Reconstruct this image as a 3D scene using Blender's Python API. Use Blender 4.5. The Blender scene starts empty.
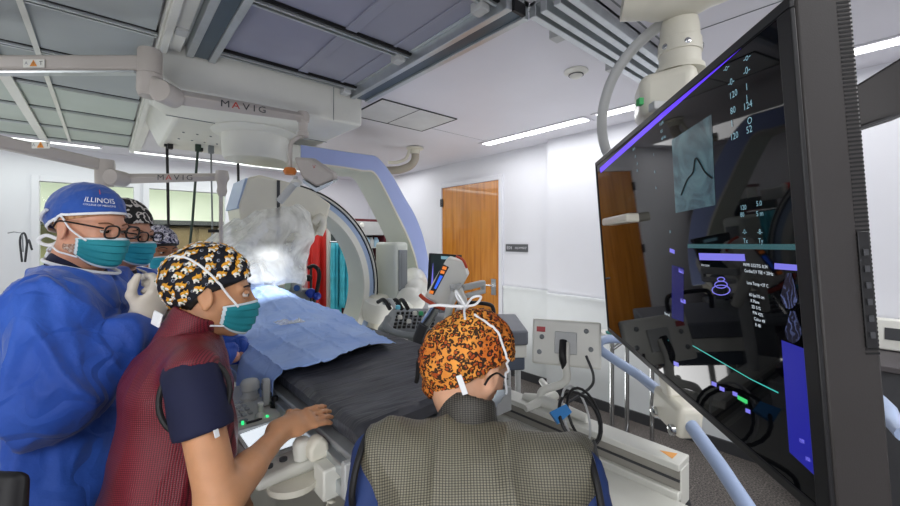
import bpy, bmesh, math, random
import numpy as np
from mathutils import Vector, Matrix, noise
random.seed(7)
SC = bpy.context.scene
COL = SC.collection
F = 396.0
CAMZ = 1.62
# camera-aligned frame (right, forward, up) -> room frame
CX, CY = .657, .754
def W(r, f, z): return (CX*f + CY*r, CY*f - CX*r, z)
def inv(x, y): return (CY*x - CX*y, CX*x + CY*y)
CAM = Matrix(((CY, CX, 0, 0), (-CX, CY, 0, 0), (0, 0, 1, 0), (0, 0, 0, 1)))
def c3(px, py, d): return ((px-450)/F*d, d, CAMZ + (240-py)/F*d)      # -> (right, fwd, z)
def P(px, py, d): return W(*c3(px, py, d))
def onY(px, py, Y):
    t = (px-450)/F
    return P(px, py, Y/(CY - CX*t))
def onX(px, py, X):
    t = (px-450)/F
    return P(px, py, X/(CX + CY*t))
def onZ(px, py, z): return P(px, py, (z-CAMZ)*F/(240-py))

# ------------------------------------------------------------------ materials
MATS = {}
def srgb(c):
    if isinstance(c, str):
        c = [int(c[i:i+2], 16)/255 for i in (0, 2, 4)]
    return tuple(((v/12.92) if v <= .04045 else ((v+.055)/1.055)**2.4) for v in c[:3]) + (1,)
class NT:
    def __init__(s, m):
        s.t = m.node_tree; s.n = s.t.nodes; s.l = s.t.links
        s.b = s.n['Principled BSDF']
    def new(s, t, **kw):
        n = s.n.new(t)
        for k, v in kw.items():
            if k.startswith('i_'):
                key = k[2:]; key = int(key) if key.isdigit() else key.replace('_', ' ')
                n.inputs[key].default_value = v
            else: setattr(n, k, v)
        return n
    def link(s, a, b): s.l.new(a, b)
    def ramp(s, src, stops, interp='LINEAR'):
        r = s.n.new('ShaderNodeValToRGB'); r.color_ramp.interpolation = interp
        e = r.color_ramp.elements
        while len(e) < len(stops): e.new(.5)
        for i, (p, c) in enumerate(stops): e[i].position = p; e[i].color = c if len(c) == 4 else tuple(c)+(1,)
        s.link(src, r.inputs[0]); return r
    def math(s, op, a, b=None, c=None):
        m = s.n.new('ShaderNodeMath'); m.operation = op
        for i, v in enumerate((a, b, c)):
            if v is None: continue
            if isinstance(v, (int, float)): m.inputs[i].default_value = v
            else: s.link(v, m.inputs[i])
        return m.outputs[0]
    def mix(s, f, a, b):
        m = s.n.new('ShaderNodeMix'); m.data_type = 'RGBA'
        for i, v in ((0, f), (6, a), (7, b)):
            if isinstance(v, (int, float)): m.inputs[i].default_value = v
            elif isinstance(v, tuple): m.inputs[i].default_value = v
            else: s.link(v, m.inputs[i])
        return m.outputs[2]
    def bump(s, h, strength=.3, dist=.01):
        b = s.n.new('ShaderNodeBump'); b.inputs['Strength'].default_value = strength; b.inputs['Distance'].default_value = dist
        s.link(h, b.inputs['Height']); s.link(b.outputs[0], s.b.inputs['Normal'])
    def obj(s): return s.n.new('ShaderNodeTexCoord').outputs['Object']
def mat(name, col, rough=.5, metal=0, var=.06, vs=6, bump=0, bs=60, bd=.003, emis=None, es=1, trans=0, spec=.5, coat=0, sheen=0, ior=1.45, sss=0):
    if name in MATS: return MATS[name]
    m = bpy.data.materials.new(name); m.use_nodes = True
    k = NT(m); b = k.b; c = srgb(col)
    b.inputs['Base Color'].default_value = c
    b.inputs['Roughness'].default_value = rough; b.inputs['Metallic'].default_value = metal
    b.inputs['Specular IOR Level'].default_value = spec; b.inputs['Coat Weight'].default_value = coat
    b.inputs['Sheen Weight'].default_value = sheen; b.inputs['IOR'].default_value = ior
    if trans: b.inputs['Transmission Weight'].default_value = trans
    if sss: b.inputs['Subsurface Weight'].default_value = sss; b.inputs['Subsurface Radius'].default_value = (.02, .008, .004); b.inputs['Subsurface Scale'].default_value = .3
    if emis: b.inputs['Emission Color'].default_value = srgb(emis); b.inputs['Emission Strength'].default_value = es
    if var or bump:
        o = k.obj()
        n = k.new('ShaderNodeTexNoise', i_Scale=vs, i_Detail=5.0); k.link(o, n.inputs['Vector'])
        if var:
            lo = tuple(v*(1-var) for v in c[:3]); hi = tuple(min(1, v*(1+var)) for v in c[:3])
            r = k.ramp(n.outputs[0], [(.3, lo), (.7, hi)]); k.link(r.outputs[0], b.inputs['Base Color'])
    if bump:
        n2 = k.new('ShaderNodeTexNoise', i_Scale=bs, i_Detail=6.0); k.link(k.obj(), n2.inputs['Vector']); k.bump(n2.outputs[0], bump, bd)
    MATS[name] = m
    return m
def cmat(name, fn, **kw):
    if name in MATS: return MATS[name]
    m = mat(name, kw.pop('col', 'ffffff'), var=0, **kw); fn(NT(m)); return m

# ------------------------------------------------------------------ objects
def tag(o, label=None, cat=None, group=None, kind=None):
    if label: o['label'] = label
    if cat: o['category'] = cat
    if group: o['group'] = group
    if kind: o['kind'] = kind
    return o
ORG = {}
def thing(name, label, cat, loc=(0, 0, 0), group=None):
    o = bpy.data.objects.new(name, None); COL.objects.link(o); o.location = loc; o.empty_display_size = .05
    tag(o, label, cat, group); ORG[o] = Vector(loc)
    return o
def setparent(o, parent):
    # meshes hold room coordinates relative to the root of their thing
    if parent is None: ORG[o] = Vector((0, 0, 0)); return
    o.parent = parent
    pw = ORG[parent]
    o.location = -pw; ORG[o] = Vector((0, 0, 0))
def linkmesh(name, me, mats, parent=None, bevel=0, smooth=True, sub=0, seg=2, solid=0):
    if not isinstance(mats, (list, tuple)): mats = [mats]
    for m in mats: me.materials.append(m)
    o = bpy.data.objects.new(name, me); COL.objects.link(o)
    if smooth:
        me.polygons.foreach_set('use_smooth', [True]*len(me.polygons))
        try: me.set_sharp_from_angle(angle=math.radians(42))
        except Exception: pass
    if solid:
        s = o.modifiers.new('s', 'SOLIDIFY'); s.thickness = solid; s.offset = 0
    if bevel:
        b = o.modifiers.new('b', 'BEVEL'); b.width = bevel; b.segments = seg; b.limit_method = 'ANGLE'; b.angle_limit = math.radians(40); b.harden_normals = False
    if sub:
        s = o.modifiers.new('sub', 'SUBSURF'); s.levels = sub; s.render_levels = sub
    setparent(o, parent)
    return o
class MB:
    def __init__(s, frame=None): s.b = bmesh.new(); s.M = frame or Matrix.Identity(4); s.mi = 0
    def _f(s, vs):
        try:
            f = s.b.faces.new(vs); f.material_index = s.mi; return f
        except ValueError: return None
    def v(s, p): return s.b.verts.new(s.M @ Vector(p))
    def box(s, x0, x1, y0, y1, z0, z1):
        return s.hexa([(x0,y0,z0),(x1,y0,z0),(x1,y1,z0),(x0,y1,z0),(x0,y0,z1),(x1,y0,z1),(x1,y1,z1),(x0,y1,z1)])
    def hexa(s, pts):
        v = [s.v(p) for p in pts]
        for q in ((0,3,2,1),(4,5,6,7),(0,1,5,4),(1,2,6,5),(2,3,7,6),(3,0,4,7)): s._f([v[i] for i in q])
        return s
    def obox(s, c, ux, uy, uz, hx, hy, hz):
        c = Vector(c); ux = Vector(ux).normalized()*hx; uy = Vector(uy).normalized()*hy; uz = Vector(uz).normalized()*hz
        return s.hexa([c-ux-uy-uz, c+ux-uy-uz, c+ux+uy-uz, c-ux+uy-uz, c-ux-uy+uz, c+ux-uy+uz, c+ux+uy+uz, c-ux+uy+uz])
    def quad(s, *pts): s._f([s.v(p) for p in pts]); return s
    def bar(s, a, b, w, h=None, up=(0, 0, 1)):
        a = Vector(a); b = Vector(b); d = (b-a); L = d.length; d.normalize(); u = Vector(up)
        if abs(d.dot(u)) > .95: u = Vector((1, 0, 0))
        sd = d.cross(u).normalized(); u = sd.cross(d)
        return s.obox((a+b)/2, d, sd, u, L/2, w/2, (h or w)/2)
    def tube(s, pts, r, n=12, cap=True):
        pts = [Vector(p) for p in pts]
        rs = r if isinstance(r, (list, tuple)) else [r]*len(pts)
        t0 = (pts[1]-pts[0]).normalized(); up = Vector((0, 0, 1)) if abs(t0.z) < .9 else Vector((1, 0, 0))
        x = t0.cross(up).normalized(); rings = []
        for i, p in enumerate(pts):
            t = (pts[min(i+1, len(pts)-1)]-pts[max(i-1, 0)]).normalized()
            x = (x - t*x.dot(t)).normalized(); y = t.cross(x)
            rings.append([s.v(p + (x*math.cos(a)+y*math.sin(a))*rs[i]) for a in [2*math.pi*k/n for k in range(n)]])
        for A, B in zip(rings, rings[1:]):
            for k in range(n): s._f([A[k], A[(k+1) % n], B[(k+1) % n], B[k]])
        if cap: s._f(rings[0][::-1]); s._f(rings[-1])
        return s
    def cyl(s, a, b, r, r2=None, n=24): return s.tube([a, b], [r, r if r2 is None else r2], n)
    def lathe(s, base, axis, prof, n=28):
        base = Vector(base); ax = Vector(axis).normalized(); up = Vector((0, 0, 1)) if abs(ax.z) < .9 else Vector((1, 0, 0))
        x = ax.cross(up).normalized(); y = ax.cross(x); rings = []
        for h, r in prof:
            rings.append([s.v(base + ax*h + (x*math.cos(2*math.pi*k/n)+y*math.sin(2*math.pi*k/n))*max(r, 1e-4)) for k in range(n)])
        for A, B in zip(rings, rings[1:]):
            for k in range(n): s._f([A[k], A[(k+1) % n], B[(k+1) % n], B[k]])
        s._f(rings[0][::-1]); s._f(rings[-1]); return s
    def ball(s, c, r, n=16, sc=(1, 1, 1)):
        c = Vector(c); rings = []
        for i in range(n//2+1):
            a = math.pi*i/(n//2)
            rings.append([s.v(c + Vector((math.sin(a)*math.cos(2*math.pi*k/n)*sc[0], math.sin(a)*math.sin(2*math.pi*k/n)*sc[1], math.cos(a)*sc[2]))*r) for k in range(n)])
        for A, B in zip(rings, rings[1:]):
            for k in range(n): s._f([A[k], B[k], B[(k+1) % n], A[(k+1) % n]])
        bmesh.ops.remove_doubles(s.b, verts=rings[0]+rings[-1], dist=1e-5)
        return s
    def prism(s, poly, off):       # poly of 3D points, extruded by off
        off = Vector(off); A = [s.v(p) for p in poly]; B = [s.v(Vector(p)+off) for p in poly]; n = len(poly)
        s._f(A[::-1]); s._f(B)
        for k in range(n): s._f([A[k], A[(k+1) % n], B[(k+1) % n], B[k]])
        return s
    def band(s, outer, inner, off):   # strip between two polylines extruded
        off = Vector(off)
        a = [s.v(p) for p in outer]; b = [s.v(p) for p in inner]; a2 = [s.v(Vector(p)+off) for p in outer]; b2 = [s.v(Vector(p)+off) for p in inner]
        n = len(a)
        for i in range(n-1):
            s.mi = 0; s._f([a[i], b[i], b[i+1], a[i+1]])
            s.mi = 1; s._f([a2[i+1], b2[i+1], b2[i], a2[i]]); s._f([b[i], b2[i], b2[i+1], b[i+1]]); s._f([a[i+1], a2[i+1], a2[i], a[i]])
        s._f([a[0], a2[0], b2[0], b[0]]); s._f([b[-1], b2[-1], a2[-1], a[-1]]); s.mi = 0
        return s
    def build(s, name, m, parent=None, bevel=0, smooth=True, sub=0, seg=2, solid=0):
        bmesh.ops.recalc_face_normals(s.b, faces=s.b.faces[:])
        me = bpy.data.meshes.new(name); s.b.to_mesh(me); s.b.free()
        return linkmesh(name, me, m, parent, bevel, smooth, sub, seg, solid)
def pymesh(name, verts, faces, m, parent=None, **kw):
    me = bpy.data.meshes.new(name); me.from_pydata([tuple(v) for v in verts], [], [tuple(f) for f in faces]); me.update()
    mi = kw.pop('mi', None)
    o = linkmesh(name, me, m, parent, **kw)
    if mi is not None: me.polygons.foreach_set('material_index', list(mi))
    return o
def smooth_path(pts, n=6):
    pts = [Vector(p) for p in pts]; out = []
    q = [pts[0]*2-pts[1]] + pts + [pts[-1]*2-pts[-2]]
    for i in range(1, len(q)-2):
        for k in range(n):
            t = k/n; a, b, c, d = q[i-1], q[i], q[i+1], q[i+2]
            out.append(.5*((2*b)+(c-a)*t+(2*a-5*b+4*c-d)*t*t+(3*b-a-3*c+d)*t**3))
    out.append(pts[-1]); return out
def text_mesh(txt, size=1.0, align='CENTER'):
    cu = bpy.data.curves.new('t', 'FONT'); cu.body = txt; cu.size = size; cu.align_x = align; cu.align_y = 'CENTER'; cu.resolution_u = 2
    o = bpy.data.objects.new('t', cu); COL.objects.link(o)
    dg = bpy.context.evaluated_depsgraph_get(); me = bpy.data.meshes.new_from_object(o.evaluated_get(dg))
    V = [tuple(v.co) for v in me.vertices]; Fs = [tuple(p.vertices) for p in me.polygons]
    bpy.data.objects.remove(o); bpy.data.curves.remove(cu); bpy.data.meshes.remove(me)
    return V, Fs
def text_on(name, txt, size, o, ux, uy, m, parent, align='CENTER', sx=1):
    V, Fs = text_mesh(txt, size, align); o = Vector(o); ux = Vector(ux).normalized(); uy = Vector(uy).normalized()
    return pymesh(name, [o+ux*v[0]*sx+uy*v[1] for v in V], Fs, m, parent, smooth=False)

# ------------------------------------------------------------------ distance fields
def A3(p): return np.array(p, dtype=np.float32)
def smin(a, b, k):
    if k <= 0: return np.minimum(a, b)
    h = np.clip(.5+.5*(b-a)/k, 0, 1); return b*(1-h)+a*h-k*h*(1-h)
class Cap:
    def __init__(s, a, b, ra, rb, side=None, sc=1, k=.02, sub=False):
        s.a, s.b, s.ra, s.rb, s.k, s.sub = A3(a), A3(b), ra, rb, k, sub
        s.side = None if side is None else A3(side)/np.linalg.norm(side); s.sc = sc
    def box(s):
        R = max(s.ra, s.rb)*max(1, s.sc)+s.k+.012
        return np.minimum(s.a, s.b)-R, np.maximum(s.a, s.b)+R
    def d(s, Q):
        ba = s.b-s.a; L = max(float(ba@ba), 1e-9); q = [Q[i]-s.a[i] for i in range(3)]
        t = np.clip((q[0]*ba[0]+q[1]*ba[1]+q[2]*ba[2])/L, 0, 1)
        q = [q[i]-t*ba[i] for i in range(3)]
        if s.side is not None:
            w = (q[0]*s.side[0]+q[1]*s.side[1]+q[2]*s.side[2])*(1-1/s.sc)
            q = [q[i]-w*s.side[i] for i in range(3)]
        return np.sqrt(q[0]**2+q[1]**2+q[2]**2)-(s.ra+(s.rb-s.ra)*t)
class Ell:
    def __init__(s, c, r, R=None, k=.02, sub=False):
        s.c, s.r, s.k, s.sub = A3(c), A3(r), k, sub; s.R = np.eye(3, dtype=np.float32) if R is None else np.array(R, dtype=np.float32)
    def box(s):
        e = np.abs(s.R) @ s.r; return s.c-e-s.k-.012, s.c+e+s.k+.012
    def d(s, Q):
        q = [Q[i]-s.c[i] for i in range(3)]; R = s.R
        l = [(R[0, i]*q[0]+R[1, i]*q[1]+R[2, i]*q[2]) for i in range(3)]
        k0 = np.sqrt(sum((l[i]/s.r[i])**2 for i in range(3))); k1 = np.sqrt(sum((l[i]/s.r[i]**2)**2 for i in range(3)))+1e-6
        return k0*(k0-1)/k1
def xform(prims, R, t, sc=1):
    R = np.array(R, dtype=np.float32); t = A3(t); out = []
    for p in prims:
        if isinstance(p, Cap):
            out.append(Cap(R@p.a*sc+t, R@p.b*sc+t, p.ra*sc, p.rb*sc, None if p.side is None else R@p.side, p.sc, p.k*sc, p.sub))
        else: out.append(Ell(R@p.c*sc+t, p.r*sc, R@p.R, p.k*sc, p.sub))
    return out
def evalp(prims, Q, off=0):
    Fv = None
    for p in prims:
        d = p.d(Q)-(0 if p.sub else off)
        if Fv is None: Fv = d
        elif p.sub: Fv = -smin(-Fv, d, p.k)
        else: Fv = smin(Fv, d, p.k)
    return Fv
def sdf_mesh(prims, h=.005, off=0, cut=None, disp=None):
    lo = np.min([p.box()[0] for p in prims if not p.sub], axis=0)-2*h-off; hi = np.max([p.box()[1] for p in prims if not p.sub], axis=0)+2*h+off
    n = np.ceil((hi-lo)/h).astype(int)+1
    ax = [(lo[i]+h*np.arange(n[i])).astype(np.float32) for i in range(3)]
    G = np.full(tuple(n), 1.0, dtype=np.float32)
    for p in prims:
        a, b = p.box(); a = a-off; b = b+off
        i0 = np.clip(((a-lo)/h).astype(int), 0, n-1); i1 = np.clip(((b-lo)/h).astype(int)+2, 1, n)
        sl = tuple(slice(i0[i], i1[i]) for i in range(3))
        Q = [ax[0][sl[0]][:, None, None], ax[1][sl[1]][None, :, None], ax[2][sl[2]][None, None, :]]
        d = p.d(Q)-(0 if p.sub else off)
        G[sl] = -smin(-G[sl], d, p.k) if p.sub else smin(G[sl], d, p.k)
    if cut is not None:
        Q = [ax[0][:, None, None], ax[1][None, :, None], ax[2][None, None, :]]
        G = np.maximum(G, cut(Q).astype(np.float32))
    S = G < 0
    # surface nets
    nx, ny, nz = n
    c = np.zeros((nx-1, ny-1, nz-1), dtype=np.int8)
    for i in (0, 1):
        for j in (0, 1):
            for k in (0, 1): c += S[i:nx-1+i, j:ny-1+j, k:nz-1+k]
    act = (c > 0) & (c < 8); idx = np.argwhere(act)
    vid = np.full(act.shape, -1, dtype=np.int64); vid[act] = np.arange(len(idx))
    pos = np.zeros((len(idx), 3)); cnt = np.zeros(len(idx))
    cr = [(i, j, k) for i in (0, 1) for j in (0, 1) for k in (0, 1)]
    for u in cr:
        for axn in range(3):
            if u[axn]: continue
            w = list(u); w[axn] = 1
            g0 = G[idx[:, 0]+u[0], idx[:, 1]+u[1], idx[:, 2]+u[2]]; g1 = G[idx[:, 0]+w[0], idx[:, 1]+w[1], idx[:, 2]+w[2]]
            m = (g0 < 0) != (g1 < 0); t = np.where(m, g0/np.where(m, g0-g1, 1), 0)
            pp = np.tile(np.array(u, float), (len(idx), 1)); pp[:, axn] += t
            pos += pp*m[:, None]; cnt += m
    V = lo+(idx+pos/cnt[:, None])*h
    faces = []
    for axn in range(3):
        a1, a2 = (axn+1) % 3, (axn+2) % 3
        s0 = [slice(0, n[i]) for i in range(3)]; s0[axn] = slice(0, n[axn]-1); s1 = list(s0); s1[axn] = slice(1, n[axn])
        A = S[tuple(s0)]; B = S[tuple(s1)]
        e = np.argwhere(A != B)
        e = e[(e[:, a1] > 0) & (e[:, a2] > 0) & (e[:, a1] < n[a1]-1) & (e[:, a2] < n[a2]-1)]
        if not len(e): continue
        flip = ~A[e[:, 0], e[:, 1], e[:, 2]]
        q = []
        for (u, v) in ((0, 0), (-1, 0), (-1, -1), (0, -1)):
            f = e.copy(); f[:, a1] += u; f[:, a2] += v; q.append(vid[f[:, 0], f[:, 1], f[:, 2]])
        q = np.stack(q, 1); q[flip] = q[flip][:, ::-1]; q = q[:, ::-1] if False else q
        faces.append(q)
    Fc = np.concatenate(faces); Fc = Fc[(Fc >= 0).all(1)]
    # light smoothing
    for _ in range(2):
        acc = np.zeros_like(V); ct = np.zeros(len(V))
        for i in range(4):
            for j in (1, 3):
                np.add.at(acc, Fc[:, i], V[Fc[:, (i+j) % 4]]); np.add.at(ct, Fc[:, i], 1)
        ok = ct > 0; V[ok] = V[ok]*.5+acc[ok]/ct[ok][:, None]*.5
    if disp is not None:
        N = np.zeros_like(V)
        fn = np.cross(V[Fc[:, 2]]-V[Fc[:, 0]], V[Fc[:, 3]]-V[Fc[:, 1]])
        for i in range(4): np.add.at(N, Fc[:, i], fn)
        N /= np.linalg.norm(N, axis=1)[:, None]+1e-9
        V = V+N*disp(V)[:, None]
    return V, Fc
def camv(V): return np.stack([CX*V[:, 1]+CY*V[:, 0], CY*V[:, 1]-CX*V[:, 0], V[:, 2]], 1)
def sdf_obj(name, prims, m, parent, h=.005, off=0, cut=None, disp=None, extra=None):
    V, Fc = sdf_mesh(prims, h, off, cut, disp)
    V = camv(V)
    me = bpy.data.meshes.new(name); me.from_pydata(V.tolist(), [], Fc.tolist()); me.update()
    bm = bmesh.new(); bm.from_mesh(me); bmesh.ops.recalc_face_normals(bm, faces=bm.faces[:]); bm.to_mesh(me); bm.free()
    o = bpy.data.objects.new(name, me); COL.objects.link(o)
    for mm in (m if isinstance(m, (list, tuple)) else [m]): me.materials.append(mm)
    me.polygons.foreach_set('use_smooth', [True]*len(me.polygons)); setparent(o, parent)
    return o
def folds(seed=0, amp=.008, sc=(5, 5, 3), dirn=None, amp2=.004):
    # creased cloth: rounded ridges meeting in sharp valleys
    def f(V):
        out = np.zeros(len(V))
        for i, v in enumerate(V):
            p = Vector((v[0]*sc[0]+seed, v[1]*sc[1], v[2]*sc[2]))
            w = noise.noise_vector(p*.5)*1.1
            n1 = max(0, 1-abs(noise.noise(p+w))*3.0)
            n2 = max(0, 1-abs(noise.noise((p+w*.6)*2.3+Vector((9, 3, seed))))*3.0)
            n3 = noise.noise(p*.5+Vector((3, 7, seed)))
            out[i] = amp*(n1**1.7-.3)+amp2*(n2**1.5-.3)+amp*.9*n3
        return out
    return f
# ------------------------------------------------------------------ surfaces
M_wall = mat('wall paint', 'dcdde3', .55, var=.02, vs=2, bump=.05, bs=180)
M_wallw = mat('wainscot panel', 'dfe3e4', .35, var=.02)
M_ceil = mat('ceiling white', 'dcdbe2', .5, var=.03, vs=1.5)
M_tile = mat('ceiling tile grey', 'aab0b1', .6, var=.04, vs=3, bump=.1, bs=220)
M_tile2 = mat('ceiling tile pale green', 'bcc6bf', .6, var=.04, vs=3)
M_alu = mat('anodised aluminium', 'c3c8ca', .3, .75, var=.05, vs=20)
M_alud = mat('shaded aluminium', '8f979e', .35, .7, var=.05, vs=20)
M_black = mat('black plastic', '141416', .45, var=.1)
M_dark = mat('slot black', '0a0a0b', .7, var=0)
M_white = mat('white enamel', 'dcdcd4', .32, var=.03, vs=5)
M_cream = mat('cream enamel', 'd8d5c6', .35, var=.03, vs=5)
M_grey = mat('light grey plastic', 'b9bbba', .4, var=.04)
M_mgrey = mat('mid grey plastic', '7f8487', .45, var=.05)
M_dgrey = mat('dark grey plastic', '3b3c3f', .5, var=.08, bump=.1, bs=400)
M_taupe = mat('taupe lamp enamel', 'b8b1aa', .35, var=.03)
M_chrome = mat('chrome steel', 'c9cbcc', .18, 1, var=0)
M_light = mat('light diffuser', 'ffffff', .5, var=0, emis='ffffff', es=9)
M_soft = mat('cove diffuser', 'ffffff', .5, var=0, emis='f4fff2', es=5)
M_screenw = mat('white lit display', 'ffffff', .3, var=0, emis='dfe9f2', es=.9)
M_glass = mat('clear glass', 'ffffff', .02, var=0, trans=1, ior=1.1)
def perf(k):
    o = k.obj(); v = k.new('ShaderNodeTexVoronoi', i_Scale=85.0); v.inputs['Randomness'].default_value = 0; k.link(o, v.inputs['Vector'])
    n = k.new('ShaderNodeTexNoise', i_Scale=1.6, i_Detail=3.0); k.link(o, n.inputs['Vector'])
    base = k.ramp(n.outputs[0], [(.3, srgb('84869b')), (.7, srgb('9b9cae'))])
    r = k.ramp(v.outputs['Distance'], [(.22, (.55, .55, .6)), (.35, (1, 1, 1))])
    mx = k.new('ShaderNodeMix', data_type='RGBA', blend_type='MULTIPLY'); mx.inputs[0].default_value = 1
    k.link(base.outputs[0], mx.inputs[6]); k.link(r.outputs[0], mx.inputs[7]); k.link(mx.outputs[2], k.b.inputs['Base Color'])
M_perf = cmat('perforated vent panel', perf, rough=.5)
def wood(k):
    o = k.obj(); mp = k.new('ShaderNodeMapping'); mp.inputs['Scale'].default_value = (8, 8, .55); k.link(o, mp.inputs[0])
    n = k.new('ShaderNodeTexNoise', i_Scale=2.2, i_Detail=8.0, i_Distortion=.6); k.link(mp.outputs[0], n.inputs['Vector'])
    r = k.ramp(n.outputs[0], [(.25, srgb('9a5a1c')), (.5, srgb('c07a2b')), (.75, srgb('d08d3c'))]); k.link(r.outputs[0], k.b.inputs['Base Color'])
M_wood = cmat('door veneer', wood, rough=.22, coat=.5)
def carpet(k):
    o = k.obj(); n = k.new('ShaderNodeTexNoise', i_Scale=95.0, i_Detail=5.0); k.link(o, n.inputs['Vector'])
    w = k.new('ShaderNodeTexBrick'); w.inputs['Scale'].default_value = 3.3; w.inputs['Mortar Size'].default_value = .006
    w.offset = 0; w.inputs['Brick Width'].default_value = 1.; w.inputs['Row Height'].default_value = 1.
    w.inputs['Color1'].default_value = (1, 1, 1, 1); w.inputs['Color2'].default_value = (.85, .85, .85, 1); w.inputs['Mortar'].default_value = (1.3, 1.3, 1.3, 1)
    k.link(o, w.inputs['Vector'])
    r = k.ramp(n.outputs[0], [(.35, srgb('2c2928')), (.65, srgb('7a736e'))])
    mx = k.new('ShaderNodeMix', data_type='RGBA', blend_type='MULTIPLY'); mx.inputs[0].default_value = 1
    k.link(r.outputs[0], mx.inputs[6]); k.link(w.outputs[0], mx.inputs[7]); k.link(mx.outputs[2], k.b.inputs['Base Color'])
M_floor = cmat('speckled dark floor', carpet, rough=.6)

H = 2.70; YF = 6.55; XD = 3.70; XL = -3.2; YB = -2.5; XP = 3.60; YP = 2.53
def struct(name, mb, m, parent=None, **kw):
    o = mb.build(name, m, parent, **kw)
    o['kind'] = 'structure'
    return o
struct('floor', MB().box(XL-.1, XD+.2, YB-.1, 9.6, -.1, 0), M_floor)
struct('ceiling', MB().box(XL-.1, XD+.2, YB-.1, YF+.1, H, H+.1), M_ceil)
struct('wall_left', MB().box(XL-.1, XL, YB, YF, 0, H), M_wall)
struct('wall_back', MB().box(XL, XD, YB-.1, YB, 0, H), M_wall)
DY0 = onX(500, 250, XD)[1]; DY1 = onX(443, 250, XD)[1]; DZ = 2.37
b = MB(); b.box(XD, XD+.12, YB, DY0-.02, 0, H).box(XD, XD+.12, DY1+.02, YF+.1, 0, H).box(XD, XD+.12, DY0-.02, DY1+.02, DZ+.02, H)
b.box(XP, XD, YB, YP, 0, H)
struct('wall_right', b, M_wall)
b = MB(); zs = 1.05
b.box(XD-.02, XD, YP, DY0-.07, 0, zs).box(XP-.02, XP, YB, YP-.002, 0, zs-.01)
b.box(XD-.032, XD, YP, DY0-.07, zs-.012, zs+.01).box(XP-.032, XP, YB, YP-.002, zs-.02, zs+.002)
struct('trim_1', b, M_wallw, bevel=.002)
b = MB(); b.box(XP-.04, XP-.021, YB, YP-.002, 0, .09).box(XD-.04, XD-.021, YP, DY0-.07, 0, .09)
struct('baseboard_right', b, M_dgrey)
# door with frame
d = struct('door_1', MB().box(XD-.012, XD+.04, DY0, DY1, .01, DZ), M_wood, bevel=.003)
fr = MB(); fr.box(XD-.03, XD+.1, DY0-.06, DY0, 0, DZ+.06).box(XD-.03, XD+.1, DY1, DY1+.06, 0, DZ+.06).box(XD-.03, XD+.1, DY0, DY1, DZ, DZ+.06)
struct('door_frame', fr, M_wall, d, bevel=.004)
hb = MB(); hb.box(XD-.022, XD-.012, DY0+.05, DY0+.13, .93, 1.13).tube(smooth_path([(XD-.015, DY0+.09, 1.05), (XD-.07, DY0+.09, 1.05), (XD-.075, DY0+.12, 1.05), (XD-.075, DY0+.21, 1.045)]), .012)
struct('door_handle', hb, M_chrome, d)
hb = MB()
for z in (.3, 1.25, 2.1): hb.box(XD-.03, XD-.012, DY1-.02, DY1+.03, z, z+.11)
struct('hinge', hb, M_dgrey, d)

# far wall with windows to the control room
panes = [(-3.05, -1.75), (-.60, .31), (.41, 1.36), (1.46, 2.4)]; ZS, ZT = .95, 2.33
b = MB(); b.box(XL, XD, YF, YF+.12, 0, ZS).box(XL, XD, YF, YF+.12, ZT, H)
xs = [XL] + [v for p in panes for v in p] + [XD]
for i in range(0, len(xs), 2): b.box(xs[i], xs[i+1], YF, YF+.12, ZS, ZT)
struct('wall_far', b, M_wall)
for i, (x0, x1) in enumerate(panes):
    w = struct('window_%d' % (i+1), MB().box(x0+.03, x1-.03, YF+.05, YF+.058, ZS+.03, ZT-.03), M_glass)
    f = MB()
    for q in ((x0-.035, x0+.03, ZS-.035, ZT+.035), (x1-.03, x1+.035, ZS-.035, ZT+.035), (x0+.03, x1-.03, ZS-.035, ZS+.03), (x0+.03, x1-.03, ZT-.03, ZT+.035)):
        f.box(q[0], q[1], YF-.02, YF+.1, q[2], q[3])
    struct('window_frame', f, M_wall, w, bevel=.003)
# control room beyond
M_cr = mat('control room wall', 'eef2e6', .6, var=.03, vs=2)
M_crc = mat('glowing control room ceiling', 'f2fbe9', .6, var=.02, emis='effbe6', es=.8)  # emission brightens this ceiling in place of light falling on it
struct('wall_control_room', MB().box(XL-.1, XD+.2, 9.5, 9.6, 0, H).box(XL-.2, XL-.1, YF+.12, 9.6, 0, H).box(XD+.12, XD+.22, YF+.12, 9.6, 0, H), M_cr)
struct('ceiling_control_room', MB().box(XL-.1, XD+.2, YF+.1, 9.6, 2.62, 2.7), M_crc)
M_brown = mat('brown cabinet laminate', '7b6a4f', .5, var=.15, vs=3)
M_olive = mat('olive pinboard', 'b7b58a', .8, var=.15, vs=8)
b = MB(); b.box(-1.5, 3.2, 8.8, 9.5, 1.9, 1.98); 
tag(b.build('wall_shelf', M_dgrey), 'long dark shelf high on the control room wall seen through the windows', 'shelf')
c = thing('wall_cabinet', 'brown storage cabinet against the control room wall behind the glass', 'cabinet', (.9, 9.2, 0))
MB().box(.55, 2.9, 8.95, 9.48, 0, 1.88).build('body', M_brown, c, bevel=.01)
for x0 in (.57, 1.36, 2.14): MB().box(x0, x0+.74, 8.92, 8.945, .05, 1.85).build('door', M_brown, c, bevel=.006)
b = MB().box(-.9, .45, 9.46, 9.49, 1.3, 1.87)
tag(b.build('pin_board', M_olive), 'olive pin board on the control room wall behind the glass', 'board')
dk = thing('control_desk', 'pale desk just behind the control room windows', 'desk', (1, 7.2, 0))
MB().box(-1.2, 2.8, 6.9, 7.6, .86, .9).build('desktop', M_grey, dk, bevel=.004)
for x in (-1.15, .8, 2.72): MB().box(x, x+.05, 6.95, 7.55, 0, .86).build('leg', M_mgrey, dk)
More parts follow.
